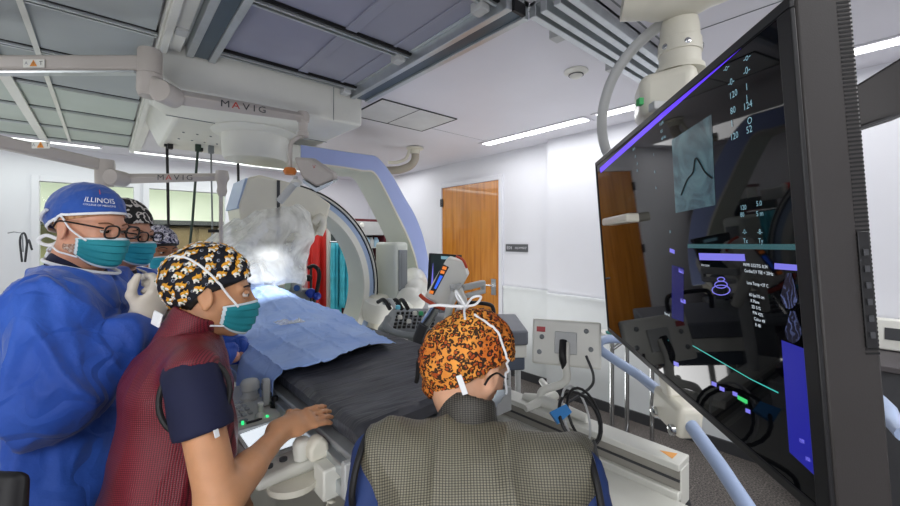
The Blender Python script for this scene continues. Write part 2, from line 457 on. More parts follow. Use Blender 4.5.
for i, (x, l) in enumerate(((-.25, 'dark control desk monitor behind the leftmost window pane'), (.75, 'dark control desk monitor behind the middle window pane'), (1.75, 'dark control desk monitor behind the pane next to the detector'))):
    s = thing('desk_monitor', l, 'monitor', (x, 7.2, .9), 'control desk monitors')
    MB().box(x-.27, x+.27, 7.2, 7.24, 1.0, 1.34).build('screen', M_dgrey, s, bevel=.006)
    MB().box(x-.03, x+.03, 7.21, 7.26, .9, 1.05).box(x-.12, x+.12, 7.12, 7.32, .9, .915).build('stand', M_dgrey, s, bevel=.003)

# ------------------------------------------------------------------ ceiling panels, strips, lights
b = MB(); ys = [-.1, .56, 1.2, 1.86, 2.5, 3.13, 3.8, 4.47, 5.14, 5.75]; g = .022
for i in range(len(ys)-1):
    for x0, x1 in ((-2.6, -1.35), (-1.35, -.47), (-.47, -.28), (-.28, .2)):
        b.mi = 1 if i > 5 else 0
        b.box(x0+.006, x1-.006, ys[i]+g, ys[i+1]-g, H-.03, H)
struct('trim_2', b, [M_tile, M_tile2], bevel=.002)
b = MB()
for y in ys:
    b.mi = 0; b.box(-2.6, .2, y-.022, y-.008, H-.045, H-.001).box(-2.6, .2, y+.008, y+.022, H-.045, H-.001)
    b.mi = 1; b.box(-2.6, .2, y-.008, y+.008, H-.03, H-.001)
    b.mi = 1; b.box(-2.6, .2, y-.034, y-.024, H-.033, H-.001)
struct('trim_3', b, [M_alu, M_dark])
struct('trim_4', MB().box(-.50, -.44, -.1, 5.75, H-.062, H-.046).box(-.29, -.265, -.1, 5.75, H-.05, H-.046).box(-1.38, -1.33, -.1, 5.75, H-.062, H-.046), M_white, bevel=.003)
# centre bay of perforated panels
b = MB()
for i in range(5):
    y0, y1 = ys[i]+g, ys[i+1]-g
    for j, (x0, x1) in enumerate(((.47, .925), (.935, 1.30))):
        b.mi = 0 if j == 0 or i in (9,) else 1
        b.box(x0, x1, y0, min(y1, 2.54), H-.025, H-.001)
M_pl = mat('smooth vent panel', '9496a6', .45, var=.04, vs=2)
struct('trim_5', b, [M_perf, M_pl], bevel=.002)
b = MB()
for y in ys[:5]:
    b.mi = 0; b.box(.47, 1.3, y-.024, y-.010, H-.05, H-.001).box(.47, 1.3, y+.010, y+.024, H-.05, H-.001)
    b.mi = 1; b.box(.47, 1.3, y-.010, y+.010, H-.03, H-.001).box(.47, 1.3, y-.04, y-.026, H-.04, H-.001)
struct('trim_6', b, [M_alu, M_dark])
struct('trim_7', MB().box(.90, .96, -.1, 2.54, H-.034, H-.026).box(1.18, 1.2, -.1, 2.54, H-.031, H-.026), M_pl, bevel=.002)
# seams of the plain ceiling on the right
b = MB()
b.box(1.45, 3.15, 1.16, 1.166, H-.003, H).box(1.45, 3.15, .86, .868, H-.003, H).box(2.3, 2.304, -.9, .86, H-.003, H).box(1.75, 3.3, 3.0, 3.003, H-.002, H)
struct('trim_8', b, M_mgrey)
# rails
def rail(x0, x1, y0, y1, z0, label, stepped=True):
    t = thing('ceiling_rail', label, 'rail', ((x0+x1)/2, y0, z0), 'overhead carriage rails')
    w = x1-x0; b = MB()
    b.box(x0, x0+.035, y0, y1, z0, H-.001).box(x1-.035, x1, y0, y1, z0, H-.001).box(x0, x1, y0, y1, H-.03, H-.001)
    b.box(x0-.02, x0, y0, y1, H-.03, H-.012).box(x1, x1+.03, y0, y1, H-.022, H-.008)
    b.build('beam', M_alu, t, bevel=.003)
    MB().box(x0+.036, x1-.036, y0+.01, y1, z0+.012, z0+.03).build('cable_channel', mat('blue steel', '56646f', .3, .6), t)
    for k in range(int((y1-y0)/.65)+1): MB().box(x0-.075, x0-.02, y0+.08+k*.65, y0+.15+k*.65, H-.075, H-.03).build('clip', M_grey, t, bevel=.005)
    MB().box(x0+.036, x1-.036, y0-.012, y0+.008, z0+.002, H-.03).build('end_cap', M_black, t, bevel=.003)
    return t
rail(1.30, 1.45, 1.12, 2.56, H-.085, 'aluminium ceiling rail ending beside the dark monitor boom')
rail(.33, .47, -.4, 2.56, H-.085, 'aluminium ceiling rail at the left edge of the purple grey vent panels')
MB_ = MB().box(.205, .31, -.4, 5.8, H-.06, H-.001).box(.215, .25, -.4, 5.8, H-.085, H-.06)
struct('trim_9', MB_, M_white, bevel=.004)
t = thing('boom_track', 'wide grooved aluminium ceiling track that carries the monitor boom', 'rail', (2.4, 1.0, H-.07))
b = MB()
for y in (.90, .96, 1.03, 1.09): b.box(1.46, 3.12, y, y+.035, H-.07, H-.001)
b.box(1.46, 3.12, .9, 1.125, H-.02, H-.0015); b.build('rail', M_alu, t, bevel=.003)
for x in (1.72, 2.3, 2.85): MB().box(x, x+.07, 1.14, 1.2, H-.05, H-.0015).build('clip', M_grey, t, bevel=.004)
# access hatch & housing cover at the pivot of the arm
struct('trim_10', MB().box(1.6, 2.35, 2.62, 3.12, H-.008, H-.0015).box(1.6, 1.97, 3.14, 3.14, H-.008, H-.0015), mat('hatch', 'cfd0cf', .5), bevel=.002)
struct('trim_11', MB().box(1.59, 2.36, 2.61, 2.617, H-.01, H-.001).box(1.59, 2.36, 3.123, 3.13, H-.01, H-.001).box(2.353, 2.36, 2.61, 3.13, H-.01, H-.001).box(1.59, 1.597, 2.61, 3.13, H-.01, H-.001).box(1.95, 1.954, 2.61, 3.13, H-.0105, H-.001), M_dgrey)
# ceiling lights
for k, (y0, y1, l) in enumerate(((1.86, 3.1, 'long recessed ceiling light in front of the wooden door'), (.95, 1.74, 'recessed ceiling light just behind the curved cable tube'), (-.9, .35, 'recessed ceiling light behind the right edge of the big monitor'), (-2.3, -1.1, 'recessed ceiling light nearest the back wall'))):
    t = thing('ceiling_light', l, 'ceiling light', (3.23, (y0+y1)/2, H), 'recessed strip lights by the door wall')
    MB().box(3.17, 3.29, y0, y1, H-.004, H-.0015).build('diffuser', M_light, t)
    MB().box(3.14, 3.17, y0-.03, y1+.03, H-.008, H-.001).box(3.29, 3.32, y0-.03, y1+.03, H-.008, H-.001).box(3.17, 3.29, y0-.03, y0, H-.008, H-.001).box(3.17, 3.29, y1, y1+.03, H-.008, H-.001).build('frame', M_ceil, t, bevel=.002)
for k, (x0, x1, l) in enumerate(((-2.9, -1.75, 'recessed light strip over the far wall, leftmost'), (-1.6, -.05, 'recessed light strip over the far wall left of the hanging cables'), (.25, 2.3, 'recessed light strip over the far wall behind the hanging cables'))):
    t = thing('ceiling_light', l, 'ceiling light', ((x0+x1)/2, 6.12, H), 'recessed strip lights by the far wall')
    MB().box(x0, x1, 6.07, 6.18, H-.004, H-.0015).build('diffuser', M_soft, t)
    MB().box(x0-.03, x1+.03, 6.04, 6.07, H-.02, H-.001).box(x0-.03, x1+.03, 6.18, 6.21, H-.02, H-.001).build('frame', M_ceil, t, bevel=.002)
# smoke detector
px = onZ(576, 74, H-.02)
t = thing('smoke_detector', 'round white smoke detector on the plain ceiling', 'detector', (px[0], px[1], H))
MB().lathe((px[0], px[1], H-.001), (0, 0, -1), [(0, .075), (.008, .075), (.016, .06), (.02, .055)]).build('base', M_white, t)
MB().lathe((px[0], px[1], H-.021), (0, 0, -1), [(0, .045), (.012, .04), (.022, .028), (.026, .02)]).build('sensor', M_white, t)
MB().lathe((px[0], px[1], H-.026), (0, 0, -1), [(0, .047), (.004, .047)]).build('vent_ring', M_dgrey, t)
# door sign
s0 = onX(506, 248, XD-.004); s1 = onX(528, 256, XD-.004)
t = thing('door_sign', 'small dark grey room sign on the wall beside the wooden door', 'sign', (XD, (s0[1]+s1[1])/2, s0[2]))
y0, y1 = s1[1], s0[1]; zc = 1.525
MB().box(XD-.012, XD-.001, y0, y1, zc-.045, zc+.045).build('plate', mat('sign grey', '55565a', .4), t, bevel=.002)
text_on('lettering', 'E04', .055, (XD-.0135, y1-.06, zc), (0, -1, 0), (0, 0, 1), M_wall, t)
text_on('lettering', 'EQUIPMENT', .032, (XD-.0135, y1-.235, zc), (0, -1, 0), (0, 0, 1), M_wall, t, sx=1.0)
# ------------------------------------------------------------------ gantry: carriage, L-arm, C-ring, detector
M_lav = mat('lavender enamel', 'a0aede', .4, var=.03, vs=3)
M_pale = mat('pale green grey enamel', 'd6dbd2', .35, var=.03, vs=3)
M_blueg = mat('blue grey enamel', '9db1d0', .35, var=.04, vs=3)
g = thing('gantry_arm', 'big ceiling hung angiography arm with lavender curved beam and open ring', 'imaging arm', (.85, 3.3, H))
b = MB()
b.prism([(.22, 2.60, H-.10), (.25, 2.57, H-.002), (1.40, 2.57, H-.002), (1.40, 2.57, 2.44), (.30, 2.57, 2.44), (.22, 2.62, 2.50)], (0, .62, 0))
b.prism([(.24, 3.18, H-.002), (1.40, 3.18, H-.002), (1.40, 3.18, 2.44), (.36, 3.18, 2.44)], (0, 1.15, 0))
car = b.build('carriage', M_white, g, bevel=.018, seg=3)
MB().box(1.18, 1.182, 2.566, 2.571, 2.44, H-.01).build('panel_seam', M_mgrey, car)
b = MB().box(.3, 1.4, 3.175, 3.18, 2.436, 2.441)
for i in range(8): MB().cyl((.45+.09*(i % 4), 3.6+.25*(i//4), 2.4405), (.45+.09*(i % 4), 3.6+.25*(i//4), 2.434), .008, n=8).build('screw', M_mgrey, car)
b.build('panel_seam', M_mgrey, car)
b = MB(); b.box(.40, .44, 4.1, 4.16, 2.40, 2.44).box(.62, .66, 4.1, 4.16, 2.41, 2.44)
b.build('cable_outlet', M_black, car, bevel=.003)
MB().lathe((.87, 3.26, 2.45), (0, 0, -1), [(0, .30), (.02, .30), (.035, .275), (.05, .235), (.2, .225), (.225, .21), (.23, .12)], n=48).build('turntable', M_white, g)
YA = 3.20
po = [(300, 144), (345, 151), (366, 154), (378, 157), (392, 174), (405, 197), (415, 214), (423, 234), (428, 255), (431, 275), (431, 300)]
pi_ = [(300, 162), (345, 168), (362, 171), (374, 173), (384, 189), (395, 211), (403, 227), (410, 243), (415, 258), (418, 275), (419, 300)]
def onYA(p, Y): q = onY(p[0], p[1], Y); return (q[0], Y, q[2])
so = smooth_path([onYA(p, YA) for p in po], 4); si = smooth_path([onYA(p, YA) for p in pi_], 4)
MB().band(so, si, (0, .42, 0)).build('curved_beam', [M_lav, M_pale], g, bevel=.012, seg=3)
# pale chamfer line running along the beam
def offs(A, B, t): return [a.lerp(b_, t) for a, b_ in zip(A, B)]
MB().band([Vector((p.x, YA-.004, p.z)) for p in offs(so, si, .93)], [Vector((p.x, YA-.004, p.z)) for p in offs(so, si, 1.03)], (0, .02, 0)).build('edge_strip', [M_cream, M_cream], g)
x0 = so[0].x
MB().box(.90, x0+.01, YA, YA+.35, so[0].z-.16, so[0].z-.005).build('beam_root', M_white, g, bevel=.02)
# pivot carrier
b = MB(); b.box(1.965, 2.11, 3.0, 3.36, 1.07, 1.60)
pv = b.build('pivot_housing', M_pale, g, bevel=.03, seg=4)
MB().box(1.995, 2.085, 2.985, 3.0, 1.16, 1.53).box(2.02, 2.06, 2.98, 2.985, 1.2, 1.5).build('slot_cover', M_mgrey, pv, bevel=.01)
b = MB(); b.tube(smooth_path([(2.02, 2.92, 1.02), (2.12, 2.95, 1.10), (2.22, 3.05, 1.16), (2.34, 3.25, 1.22)]), [.11, .12, .125, .13, .13, .13]*3+[.13], n=20)
b.build('pivot_joint', M_white, g)
MB().lathe((1.88, 3.15, 1.0), (0, -.25, 1), [(-.1, .13), (0, .15), (.07, .13), (.1, .06)]).build('pivot_cap', M_white, g)
b = MB(); b.box(1.80, 1.99, 3.1, 3.5, .78, 1.12); b.build('ring_carrier', M_cream, g, bevel=.05, seg=4)
MB().box(2.2, 2.45, 3.2, 3.6, .92, 1.25).build('beam_foot', M_cream, g, bevel=.04, seg=3)
# C ring
cx, cz = 1.03, 1.205
def arc(r, a0, a1, n=60): return [Vector((cx+r*math.cos(math.radians(a0+(a1-a0)*i/n)), 3.2, cz+r*math.sin(math.radians(a0+(a1-a0)*i/n)))) for i in range(n+1)]
ring = MB().band(arc(.855, 101, -82), arc(.735, 101, -82), (0, .32, 0)).build('ring', [M_blueg, M_pale], g, bevel=.01)
MB().band([p+Vector((0, -.012, 0)) for p in arc(.872, 102, -80)], [p+Vector((0, -.012, 0)) for p in arc(.842, 102, -80)], (0, .34, 0)).build('outer_track', [M_white, M_white], ring)
MB().band([p+Vector((0, -.016, 0)) for p in arc(.867, 101, -80)], [p+Vector((0, -.016, 0)) for p in arc(.855, 101, -80)], (0, .004, 0)).band([p+Vector((0, -.006, 0)) for p in arc(.836, 101, -5)], [p+Vector((0, -.006, 0)) for p in arc(.829, 101, -5)], (0, .01, 0)).build('track_groove', [M_dark, M_dark], ring)
MB().band([p+Vector((0, -.006, 0)) for p in arc(.785, 95, -80)], [p+Vector((0, -.006, 0)) for p in arc(.731, 95, -80)], (0, .02, 0)).build('inner_lip', [M_white, M_white], ring)
# detector housing: quarter-shaped cover hanging under the top of the ring
a = [(.62, 1.98), (.70, 2.10), (.82, 2.13), (.98, 2.115), (1.15, 2.06), (1.30, 1.965), (1.42, 1.85), (1.33, 1.70), (1.22, 1.66), (.84, 1.62), (.62, 1.66)]
a = [(.70, 1.86), (.76, 2.06), (.84, 2.09), (1.03, 2.06), (1.22, 2.01), (1.38, 1.91), (1.33, 1.72), (1.20, 1.60), (.74, 1.60)]
b = MB().prism([(x, 3.04, z) for x, z in a], (0, .36, 0))
dh = b.build('detector_cover', M_cream, g, bevel=.02, seg=3)
b = MB().prism([(.69, 3.05, 1.84), (.745, 3.05, 2.055), (.762, 3.05, 2.06), (.735, 3.05, 1.84)], (0, .34, 0)); b.build('cover_edge', M_blueg, dh, bevel=.004)
MB().box(.955, .975, 3.03, 3.045, 1.6, 2.06).build('cover_slot', M_dgrey, dh)
MB().box(.74, 1.12, 2.95, 3.38, 1.31, 1.60).build('detector', M_white, g, bevel=.03, seg=3)
MB().tube(smooth_path([(1.22, 3.02, 1.75), (1.27, 3.0, 1.80), (1.29, 3.0, 1.74), (1.26, 3.0, 1.66)]), .03).build('detector_handle', M_cream, dh)
MB().lathe((cx, 3.33, .42), (0, 0, -1), [(-.12, .12), (-.08, .2), (.1, .22), (.2, .17)]).build('x_ray_tube', M_cream, g)
# clear crinkled bag over the detector
def bagmat(k):
    o = k.obj(); n = k.new('ShaderNodeTexNoise', i_Scale=5.0, i_Detail=5.0, i_Distortion=1.2); k.link(o, n.inputs['Vector'])
    k.bump(n.outputs[0], .7, .04)
    lw = k.new('ShaderNodeLayerWeight'); lw.inputs['Blend'].default_value = .35
    r = k.ramp(n.outputs[0], [(.40, (.20, .20, .20)), (.62, (.62, .62, .62))]); a_ = k.math('ADD', r.outputs[0], k.math('MULTIPLY', lw.outputs['Facing'], .35)); k.link(a_, k.b.inputs['Alpha'])
M_bag = cmat('crinkled clear plastic', bagmat, col='f6f7f3', rough=.33, spec=.6)
vs, fs = [], []; n, mrow = 72, 44
# (height, centre x, half width x, half width y)
prof = [(1.86, .98, .16, .14), (1.80, .96, .22, .20), (1.70, .90, .29, .24), (1.60, .85, .34, .26), (1.50, .83, .33, .26), (1.40, .86, .28, .24), (1.32, .88, .26, .22), (1.285, .89, .24, .20)]
for i in range(mrow+1):
    t = i/mrow*(len(prof)-1); j = min(int(t), len(prof)-2); u = t-j; z, cx_, rx, ry = [prof[j][m]*(1-u)+prof[j+1][m]*u for m in range(4)]
    for k in range(n):
        th = 2*math.pi*k/n; c_, s_ = math.cos(th), math.sin(th); q = (abs(c_)**3+abs(s_)**3)**(-1/3)
        p = Vector((c_*2.2, s_*2.2, z*3)); w_ = 1+.10*(1-2.5*abs(noise.noise(p)))+.05*(1-2.5*abs(noise.noise(p*2.3)))
        vs.append((cx_+c_*rx*q*w_, 3.12+s_*ry*q*w_, z+.04*noise.noise(p*.8)+.10*(cx_-.9+c_*rx)*(1 if z > 1.5 else .0)))
for i in range(mrow):
    for k in range(n): fs.append((i*n+k, i*n+(k+1) % n, (i+1)*n+(k+1) % n, (i+1)*n+k))
bag = pymesh('detector_bag', vs, fs, M_bag)
tag(bag, 'crinkled clear plastic bag draped over the imaging detector', 'plastic bag')
# flexible hose by the pivot at the ceiling
h = thing('ceiling_conduit', 'grey bent conduit coming out of the ceiling hatch beside the lavender beam', 'conduit', onZ(415, 148, H))
q = onZ(415, 148, H-.01)
MB().lathe((q[0], q[1], H-.009), (0, 0, -1), [(0, .10), (.015, .10), (.02, .06), (.07, .055)]).build('flange', M_cream, h)
MB().tube(smooth_path([(q[0], q[1], H-.05), (q[0], q[1], H-.14), (q[0]-.05, q[1]+.03, H-.22), (q[0]-.16, q[1]+.10, H-.27), (q[0]-.30, q[1]+.2, H-.28)]), .045, n=14).build('hose', mat('hose beige', 'a9a294', .5), h)
MB().tube(smooth_path([(q[0]-.06, q[1]+.02, H-.02), (q[0]-.10, q[1]+.04, H-.14), (q[0]-.2, q[1]+.08, H-.19), (q[0]-.3, q[1]+.1, H-.20)]), .018, n=10).build('pipe', M_cream, h)
# hanging cables
for px, y0, y1, d, r, m, lab, lean in ((167, 143, 232, 3.4, .011, M_black, 'thick black cable hanging from the gantry carriage, leftmost of the hanging cables', 0),
        (198, 148, 236, 3.4, .010, mat('dark green cable', '2c3d33', .5), 'dark green cable slanting down from the gantry carriage', -14),
        (211, 150, 236, 3.45, .007, M_mgrey, 'thin grey cable hanging straight down in front of the window', 0),
        (238, 158, 236, 3.5, .011, M_black, 'black cable hanging beside the arm turntable', 0)):
    a = P(px, y0, d); e = P(px+lean, y1+60, d)
    b = MB().tube([a, Vector(a).lerp(Vector(e), .5)+Vector((.01, 0, 0)), e], r, n=8)
    a = Vector(a); b.box(a.x-.02, a.x+.02, a.y-.02, a.y+.02, a.z-.03, 2.44)
    tag(b.build('hanging_cable', m), lab, 'cable')

# ------------------------------------------------------------------ patient table
t = thing('patient_table', 'long angiography table with black padded mattress and silver side rails', 'operating table', (.9, 2.4, 0))
MB().hexa([(.50, .98, .955), (1.20, 1.06, .955), (1.20, 4.0, .955), (.50, 4.0, .955), (.50, .98, 1.03), (1.20, 1.06, 1.03), (1.20, 4.0, 1.03), (.50, 4.0, 1.03)]).build('tabletop', mat('table silver', 'b4b8ba', .35, .5), t, bevel=.008)
MB().box(.475, .50, .97, 4.0, .93, .965).box(.475, .50, .97, 4.0, .985, 1.02).box(1.20, 1.22, 1.07, 4.0, .93, .965).box(1.20, 1.22, 1.07, 4.0, .985, 1.02).build('side_rail', M_alu, t, bevel=.003)
for x_, y_ in ((.47, .955), (1.14, 1.03)): MB().box(x_, x_+.085, y_, y_+.025, .94, 1.035).build('rail_end', M_grey, t, bevel=.004)
MB().box(.60, 1.12, 1.9, 3.9, .80, .955).build('carriage', M_cream, t, bevel=.03)
MB().box(.66, 1.14, 2.2, 3.1, .0, .80).build('pedestal', M_cream, t, bevel=.05, seg=3)
# mattress with wrinkles
def fabric_black(k):
    n = k.new('ShaderNodeTexNoise', i_Scale=7.0, i_Detail=4.0); k.link(k.obj(), n.inputs['Vector'])
    mp = k.new('ShaderNodeMapping'); mp.inputs['Scale'].default_value = (3, 22, 8); mp.inputs['Rotation'].default_value = (0, 0, .3); k.link(k.obj(), mp.inputs[0])
    n2 = k.new('ShaderNodeTexNoise', i_Scale=1.0, i_Detail=3.0, i_Distortion=.8); k.link(mp.outputs[0], n2.inputs['Vector'])
    k.bump(n2.outputs[0], .55, .02)
    r = k.ramp(n.outputs[0], [(.3, srgb('35363c')), (.7, srgb('4a4b52'))]); k.link(r.outputs[0], k.b.inputs['Base Color'])
M_mat = cmat('black mattress vinyl', fabric_black, rough=.42)
vs, fs = [], []
def matz(x, y): return 1.10+.006*noise.noise(Vector((x*4, y*9, 0)))+.004*noise.noise(Vector((x*9, y*26, 3)))
nx, ny = 60, 170
ring_ = lambda u: None
for j in range(ny+1):
    y = .985+3.0*j/ny
    sec = []
    for (x, z) in [(.545, 1.031), (.528, 1.045), (.52, 1.065), (.523, 1.085), (.54, 1.098)]: sec.append((x+.004*noise.noise(Vector((y*20, z*10, 1))), z))
    for i in range(1, nx): x = .54+.65*i/nx; sec.append((x, matz(x, y)))
    for (x, z) in [(1.19, 1.098), (1.207, 1.085), (1.21, 1.065), (1.202, 1.045), (1.185, 1.031)]: sec.append((x, z))
    if j in (0, ny): sec = [(x, 1.066+(z-1.066)*.55) for x, z in sec]
    vs += [(x, y+.075*(x-.54)/.65*max(0, 1-(y-.985)/.8), z) for x, z in sec]
m_ = len(sec)
for j in range(ny):
    for i in range(m_-1): fs.append((j*m_+i, j*m_+i+1, (j+1)*m_+i+1, (j+1)*m_+i))
fs.append(tuple(range(m_-1, -1, -1)))
pymesh('mattress', vs, fs, M_mat, t)
# blue surgical drape over patient
def drapemat(k):
    o = k.obj(); n = k.new('ShaderNodeTexNoise', i_Scale=5.0, i_Detail=6.0); k.link(o, n.inputs['Vector'])
    r = k.ramp(n.outputs[0], [(.3, srgb('93b2ee')), (.7, srgb('b4cdfa'))]); k.link(r.outputs[0], k.b.inputs['Base Color'])
    n2 = k.new('ShaderNodeTexVoronoi', i_Scale=9.0, feature='DISTANCE_TO_EDGE'); k.link(o, n2.inputs['Vector']); k.bump(k.math('MINIMUM', n2.outputs[0], .1), .6, .03)
M_drape = cmat('light blue drape', drapemat, rough=.75)
vs, fs = [], []; NI, NJ = 120, 190
def ridge(v, s): return 1-min(1, abs(((v/s+.5) % 1)-.5)*s/.012)
for j in range(NJ+1):
    v = j/NJ
    for i in range(NI+1):
        u = i/NI                       # 0 = left hem, 1 = right hem
        s = -.20+u*(.20+.78)          # cloth coordinate across from the table's left edge
        y = 1.56+v*2.6
        right = .53+.17*min(1, max(0, (y-1.56)/1.0)); s = min(1, (s+.2)/(.98))*(.2+right)-.2
        y -= .05*noise.noise(Vector((s*4, 1, 0)))*(1-v)+ .03*math.sin(s*9)*(1-v)
        f_ = .010*noise.noise(Vector((s*5, y*5, 5)))+.006*(1-2*abs(noise.noise(Vector((s*9, y*8, 8)))))+.007*ridge(s+.01*noise.noise(Vector((s*8, y*8, 1))), .13)+.007*ridge(y+.01*noise.noise(Vector((y*8, s*8, 2))), .17)
        bul = .17*math.exp(-((s-.34)/.24)**2)*(1/(1+math.exp(-(y-2.5)*5)))+.03*math.exp(-((s-.3)/.2)**2)
        if s < 0:
            k_ = min(1, -s/.05); x = .512-.03*math.sin(min(1, -s/.06)*1.57)-.03*noise.noise(Vector((y*5, s*3, 0)))*k_ -.05*(-s)
            z = 1.112-(-s)+.02*k_+f_*.3
            z = min(z, 1.115)
        else: x = .512+s; z = 1.117+max(f_, -.012)+bul*min(1, s/.1)
        vs.append((x, y, z))
for j in range(NJ):
    for i in range(NI): a = j*(NI+1)+i; fs.append((a, a+1, a+NI+2, a+NI+1))
dr = pymesh('surgical_drape', vs, fs, M_drape); dr.modifiers.new('s', 'SOLIDIFY').thickness = .002
tag(dr, 'light blue creased surgical drape over the patient on the table', 'drape')
q = onZ(290, 324, 1.165)
gz = thing('gauze_pack', 'small crumpled clear plastic packet lying on the blue drape', 'packet', q)
vs = [(q[0]-.07+.14*i/9, q[1]-.06+.12*j/9, q[2]+.012+.014*random.random()*(1 if 0 < i < 9 and 0 < j < 9 else 0)) for j in range(10) for i in range(10)]
pymesh('wrapper', vs, [(j*10+i, j*10+i+1, j*10+i+11, j*10+i+10) for j in range(9) for i in range(9)], M_bag, gz, smooth=False)
MB().tube(smooth_path([(q[0]-.03, q[1]-.05, q[2]+.02), (q[0]+.02, q[1]-.07, q[2]+.022), (q[0]+.04, q[1]-.02, q[2]+.03)]), .003, n=6).build('tube', M_white, gz)

# ------------------------------------------------------------------ table-side console
M_lab = mat('console white', 'd3d3ca', .38, var=.03)
c = thing('control_console', 'white bedside control console with joysticks and lit touch screen clamped to the table rail', 'console', (.42, 1.4, .95))
MB().prism([(.33, 1.47, .955), (.498, 1.47, .955), (.498, 1.47, 1.0), (.33, 1.47, .985)], (0, .42, 0)).build('button_panel', M_lab, c, bevel=.012, seg=3)
MB().prism([(.30, 1.12, .95), (.498, 1.12, .95), (.498, 1.12, .998), (.30, 1.12, .982)], (0, .34, 0)).build('screen_panel', M_lab, c, bevel=.014, seg=3)
sl = lambda x: .982+(x-.30)*.0808
MB().hexa([(.33, 1.215, sl(.33)), (.475, 1.215, sl(.475)), (.475, 1.42, sl(.475)), (.33, 1.42, sl(.33)), (.33, 1.215, sl(.33)+.003), (.475, 1.215, sl(.475)+.003), (.475, 1.42, sl(.475)+.003), (.33, 1.42, sl(.33)+.003)]).build('touch_screen', M_screenw, c)
MB().box(.319, .33, 1.204, 1.431, .985, .989).box(.475, .486, 1.204, 1.431, .993, 1.001).box(.319, .486, 1.42, 1.431, .985, 1.0).box(.319, .486, 1.204, 1.215, .985, .999).build('screen_bezel', M_grey, c)
for x, y in ((.345, 1.165), (.385, 1.168)): MB().lathe((x, y, sl(x)+.001), (0, 0, 1), [(0, .011), (.006, .011), (.008, .006)]).build('round_button', M_dgrey, c)
MB().lathe((.432, 1.70, .992), (0, 0, 1), [(0, .034), (.012, .036), (.02, .029), (.035, .029), (.04, .035), (.062, .036), (.075, .028), (.08, .012)]).build('large_knob', M_lab, c)
jn = MB().box(.442, .470, 1.56, 1.59, 1.0, 1.10).build('paddle_joystick', M_grey, c, bevel=.009, seg=3)
MB().box(.440, .442, 1.567, 1.583, 1.06, 1.085).build('badge', M_mgrey, jn, bevel=.0005)
for x, y in ((.475, 1.60), (.478, 1.545)):
    MB().lathe((x, y, .998), (0, 0, 1), [(0, .016), (.006, .016), (.008, .011), (.03, .0125), (.038, .011), (.040, .005)]).build('black_knob', M_black, c)
MB().lathe((.415, 1.50, .992), (0, 0, 1), [(0, .018), (.014, .015), (.02, .009), (.042, .009), (.046, .012), (.052, .010)]).build('thumb_joystick', M_lab, c)
for i in range(3):
    for j in range(4): MB().box(.350+.020*i, .364+.020*i, 1.55+.04*j, 1.572+.04*j, .987+.0018*i, .994+.0018*i).build('key', M_grey, c, bevel=.002)
MB().lathe((.365, 1.515, .987), (0, 0, 1), [(0, .014), (.004, .014)]).build('dial', M_mgrey, c)
for x, y in ((.352, 1.485), (.43, 1.478)): MB().box(x, x+.007, y, y+.009, .989, .999).build('status_light', mat('green lamp', '35d27a', .4, var=0, emis='2fe080', es=1.5), c)
MB().box(.365, .415, 1.477, 1.485, .990, .996).build('label_strip', M_dgrey, c)
# rounded grip and clamp box at the near end
q = (.462, 1.10)
gr = MB().prism([(q[0]-.032, q[1]-.02, .998), (q[0]-.035, q[1]-.02, 1.035), (q[0]-.02, q[1]-.02, 1.058), (q[0], q[1]-.02, 1.062), (q[0]+.02, q[1]-.02, 1.045), (q[0]+.026, q[1]-.02, .998)], (0, .045, 0))
gr.build('grip_paddle', M_cream, c, bevel=.014, seg=4)
MB().lathe((.425, 1.135, .995), (0, 0, 1), [(0, .022), (.03, .024), (.045, .025), (.056, .018), (.06, .008)]).build('ball_joystick', M_lab, c)
MB().box(.44, .525, 1.02, 1.09, .915, 1.0).build('clamp_box', M_lab, c, bevel=.006)
MB().lathe((.40, 1.13, .955), (0, 0, -1), [(0, .075), (.02, .07), (.035, .04)]).build('swivel_foot', M_cream, c)
MB().tube([(.47+.011*math.cos(k*.9), 1.04+.011*math.sin(k*.9), .915-.0028*k) for k in range(80)], .003, n=6).build('coiled_cord', M_cream, c)
MB().tube([(.50, 1.01, .97), (.55, .99, .95)], .012).build('clamp_screw', M_dgrey, c)
MB().tube([(.55, .97, .985), (.55, .93, .925)], .010).build('clamp_lever', M_black, c)

# ------------------------------------------------------------------ white trolley on the right, rail on top
M_tr = mat('trolley white', 'cfcfc7', .35, var=.03)
t = thing('equipment_trolley', 'long white trolley with grooved side rail right of the grey mesh apron', 'trolley', (1.3, .95, 0))
MB().box(1.02, 1.46, .46, 1.75, .70, .74).build('deck', M_tr, t, bevel=.006)
MB().box(1.05, 1.44, .50, 1.7, .12, .70).build('cabinet', M_tr, t, bevel=.01)
rb = MB().box(1.46, 1.56, .50, 1.85, .835, .86).box(1.48, 1.56, .50, 1.85, .70, .835).box(1.455, 1.48, .50, 1.85, .735, .765).build('rail_beam', M_tr, t, bevel=.004)
MB().box(1.474, 1.4795, .502, 1.85, .766, .834).build('groove', mat('groove taupe', '8f8c84', .5), rb)
MB().box(1.47, 1.4795, .502, 1.85, .795, .803).build('groove_line', M_dgrey, rb)
a = onZ(682, 462, .862); a = (1.505, .53, .861)
MB().prism([(1.485, .53, .8605), (1.535, .53, .8605), (1.51, .58, .8605)], (0, 0, .0008)).build('warning_sticker', mat('sticker orange', 'e6a04a', .5, var=0), rb)
for x, y in ((1.08, .54), (1.40, .54), (1.08, 1.66), (1.40, 1.66)):
    MB().cyl((x-.012, y, .05), (x+.012, y, .05), .05).box(x-.02, x+.02, y-.02, y+.02, .08, .13).build('caster', M_dgrey, t)
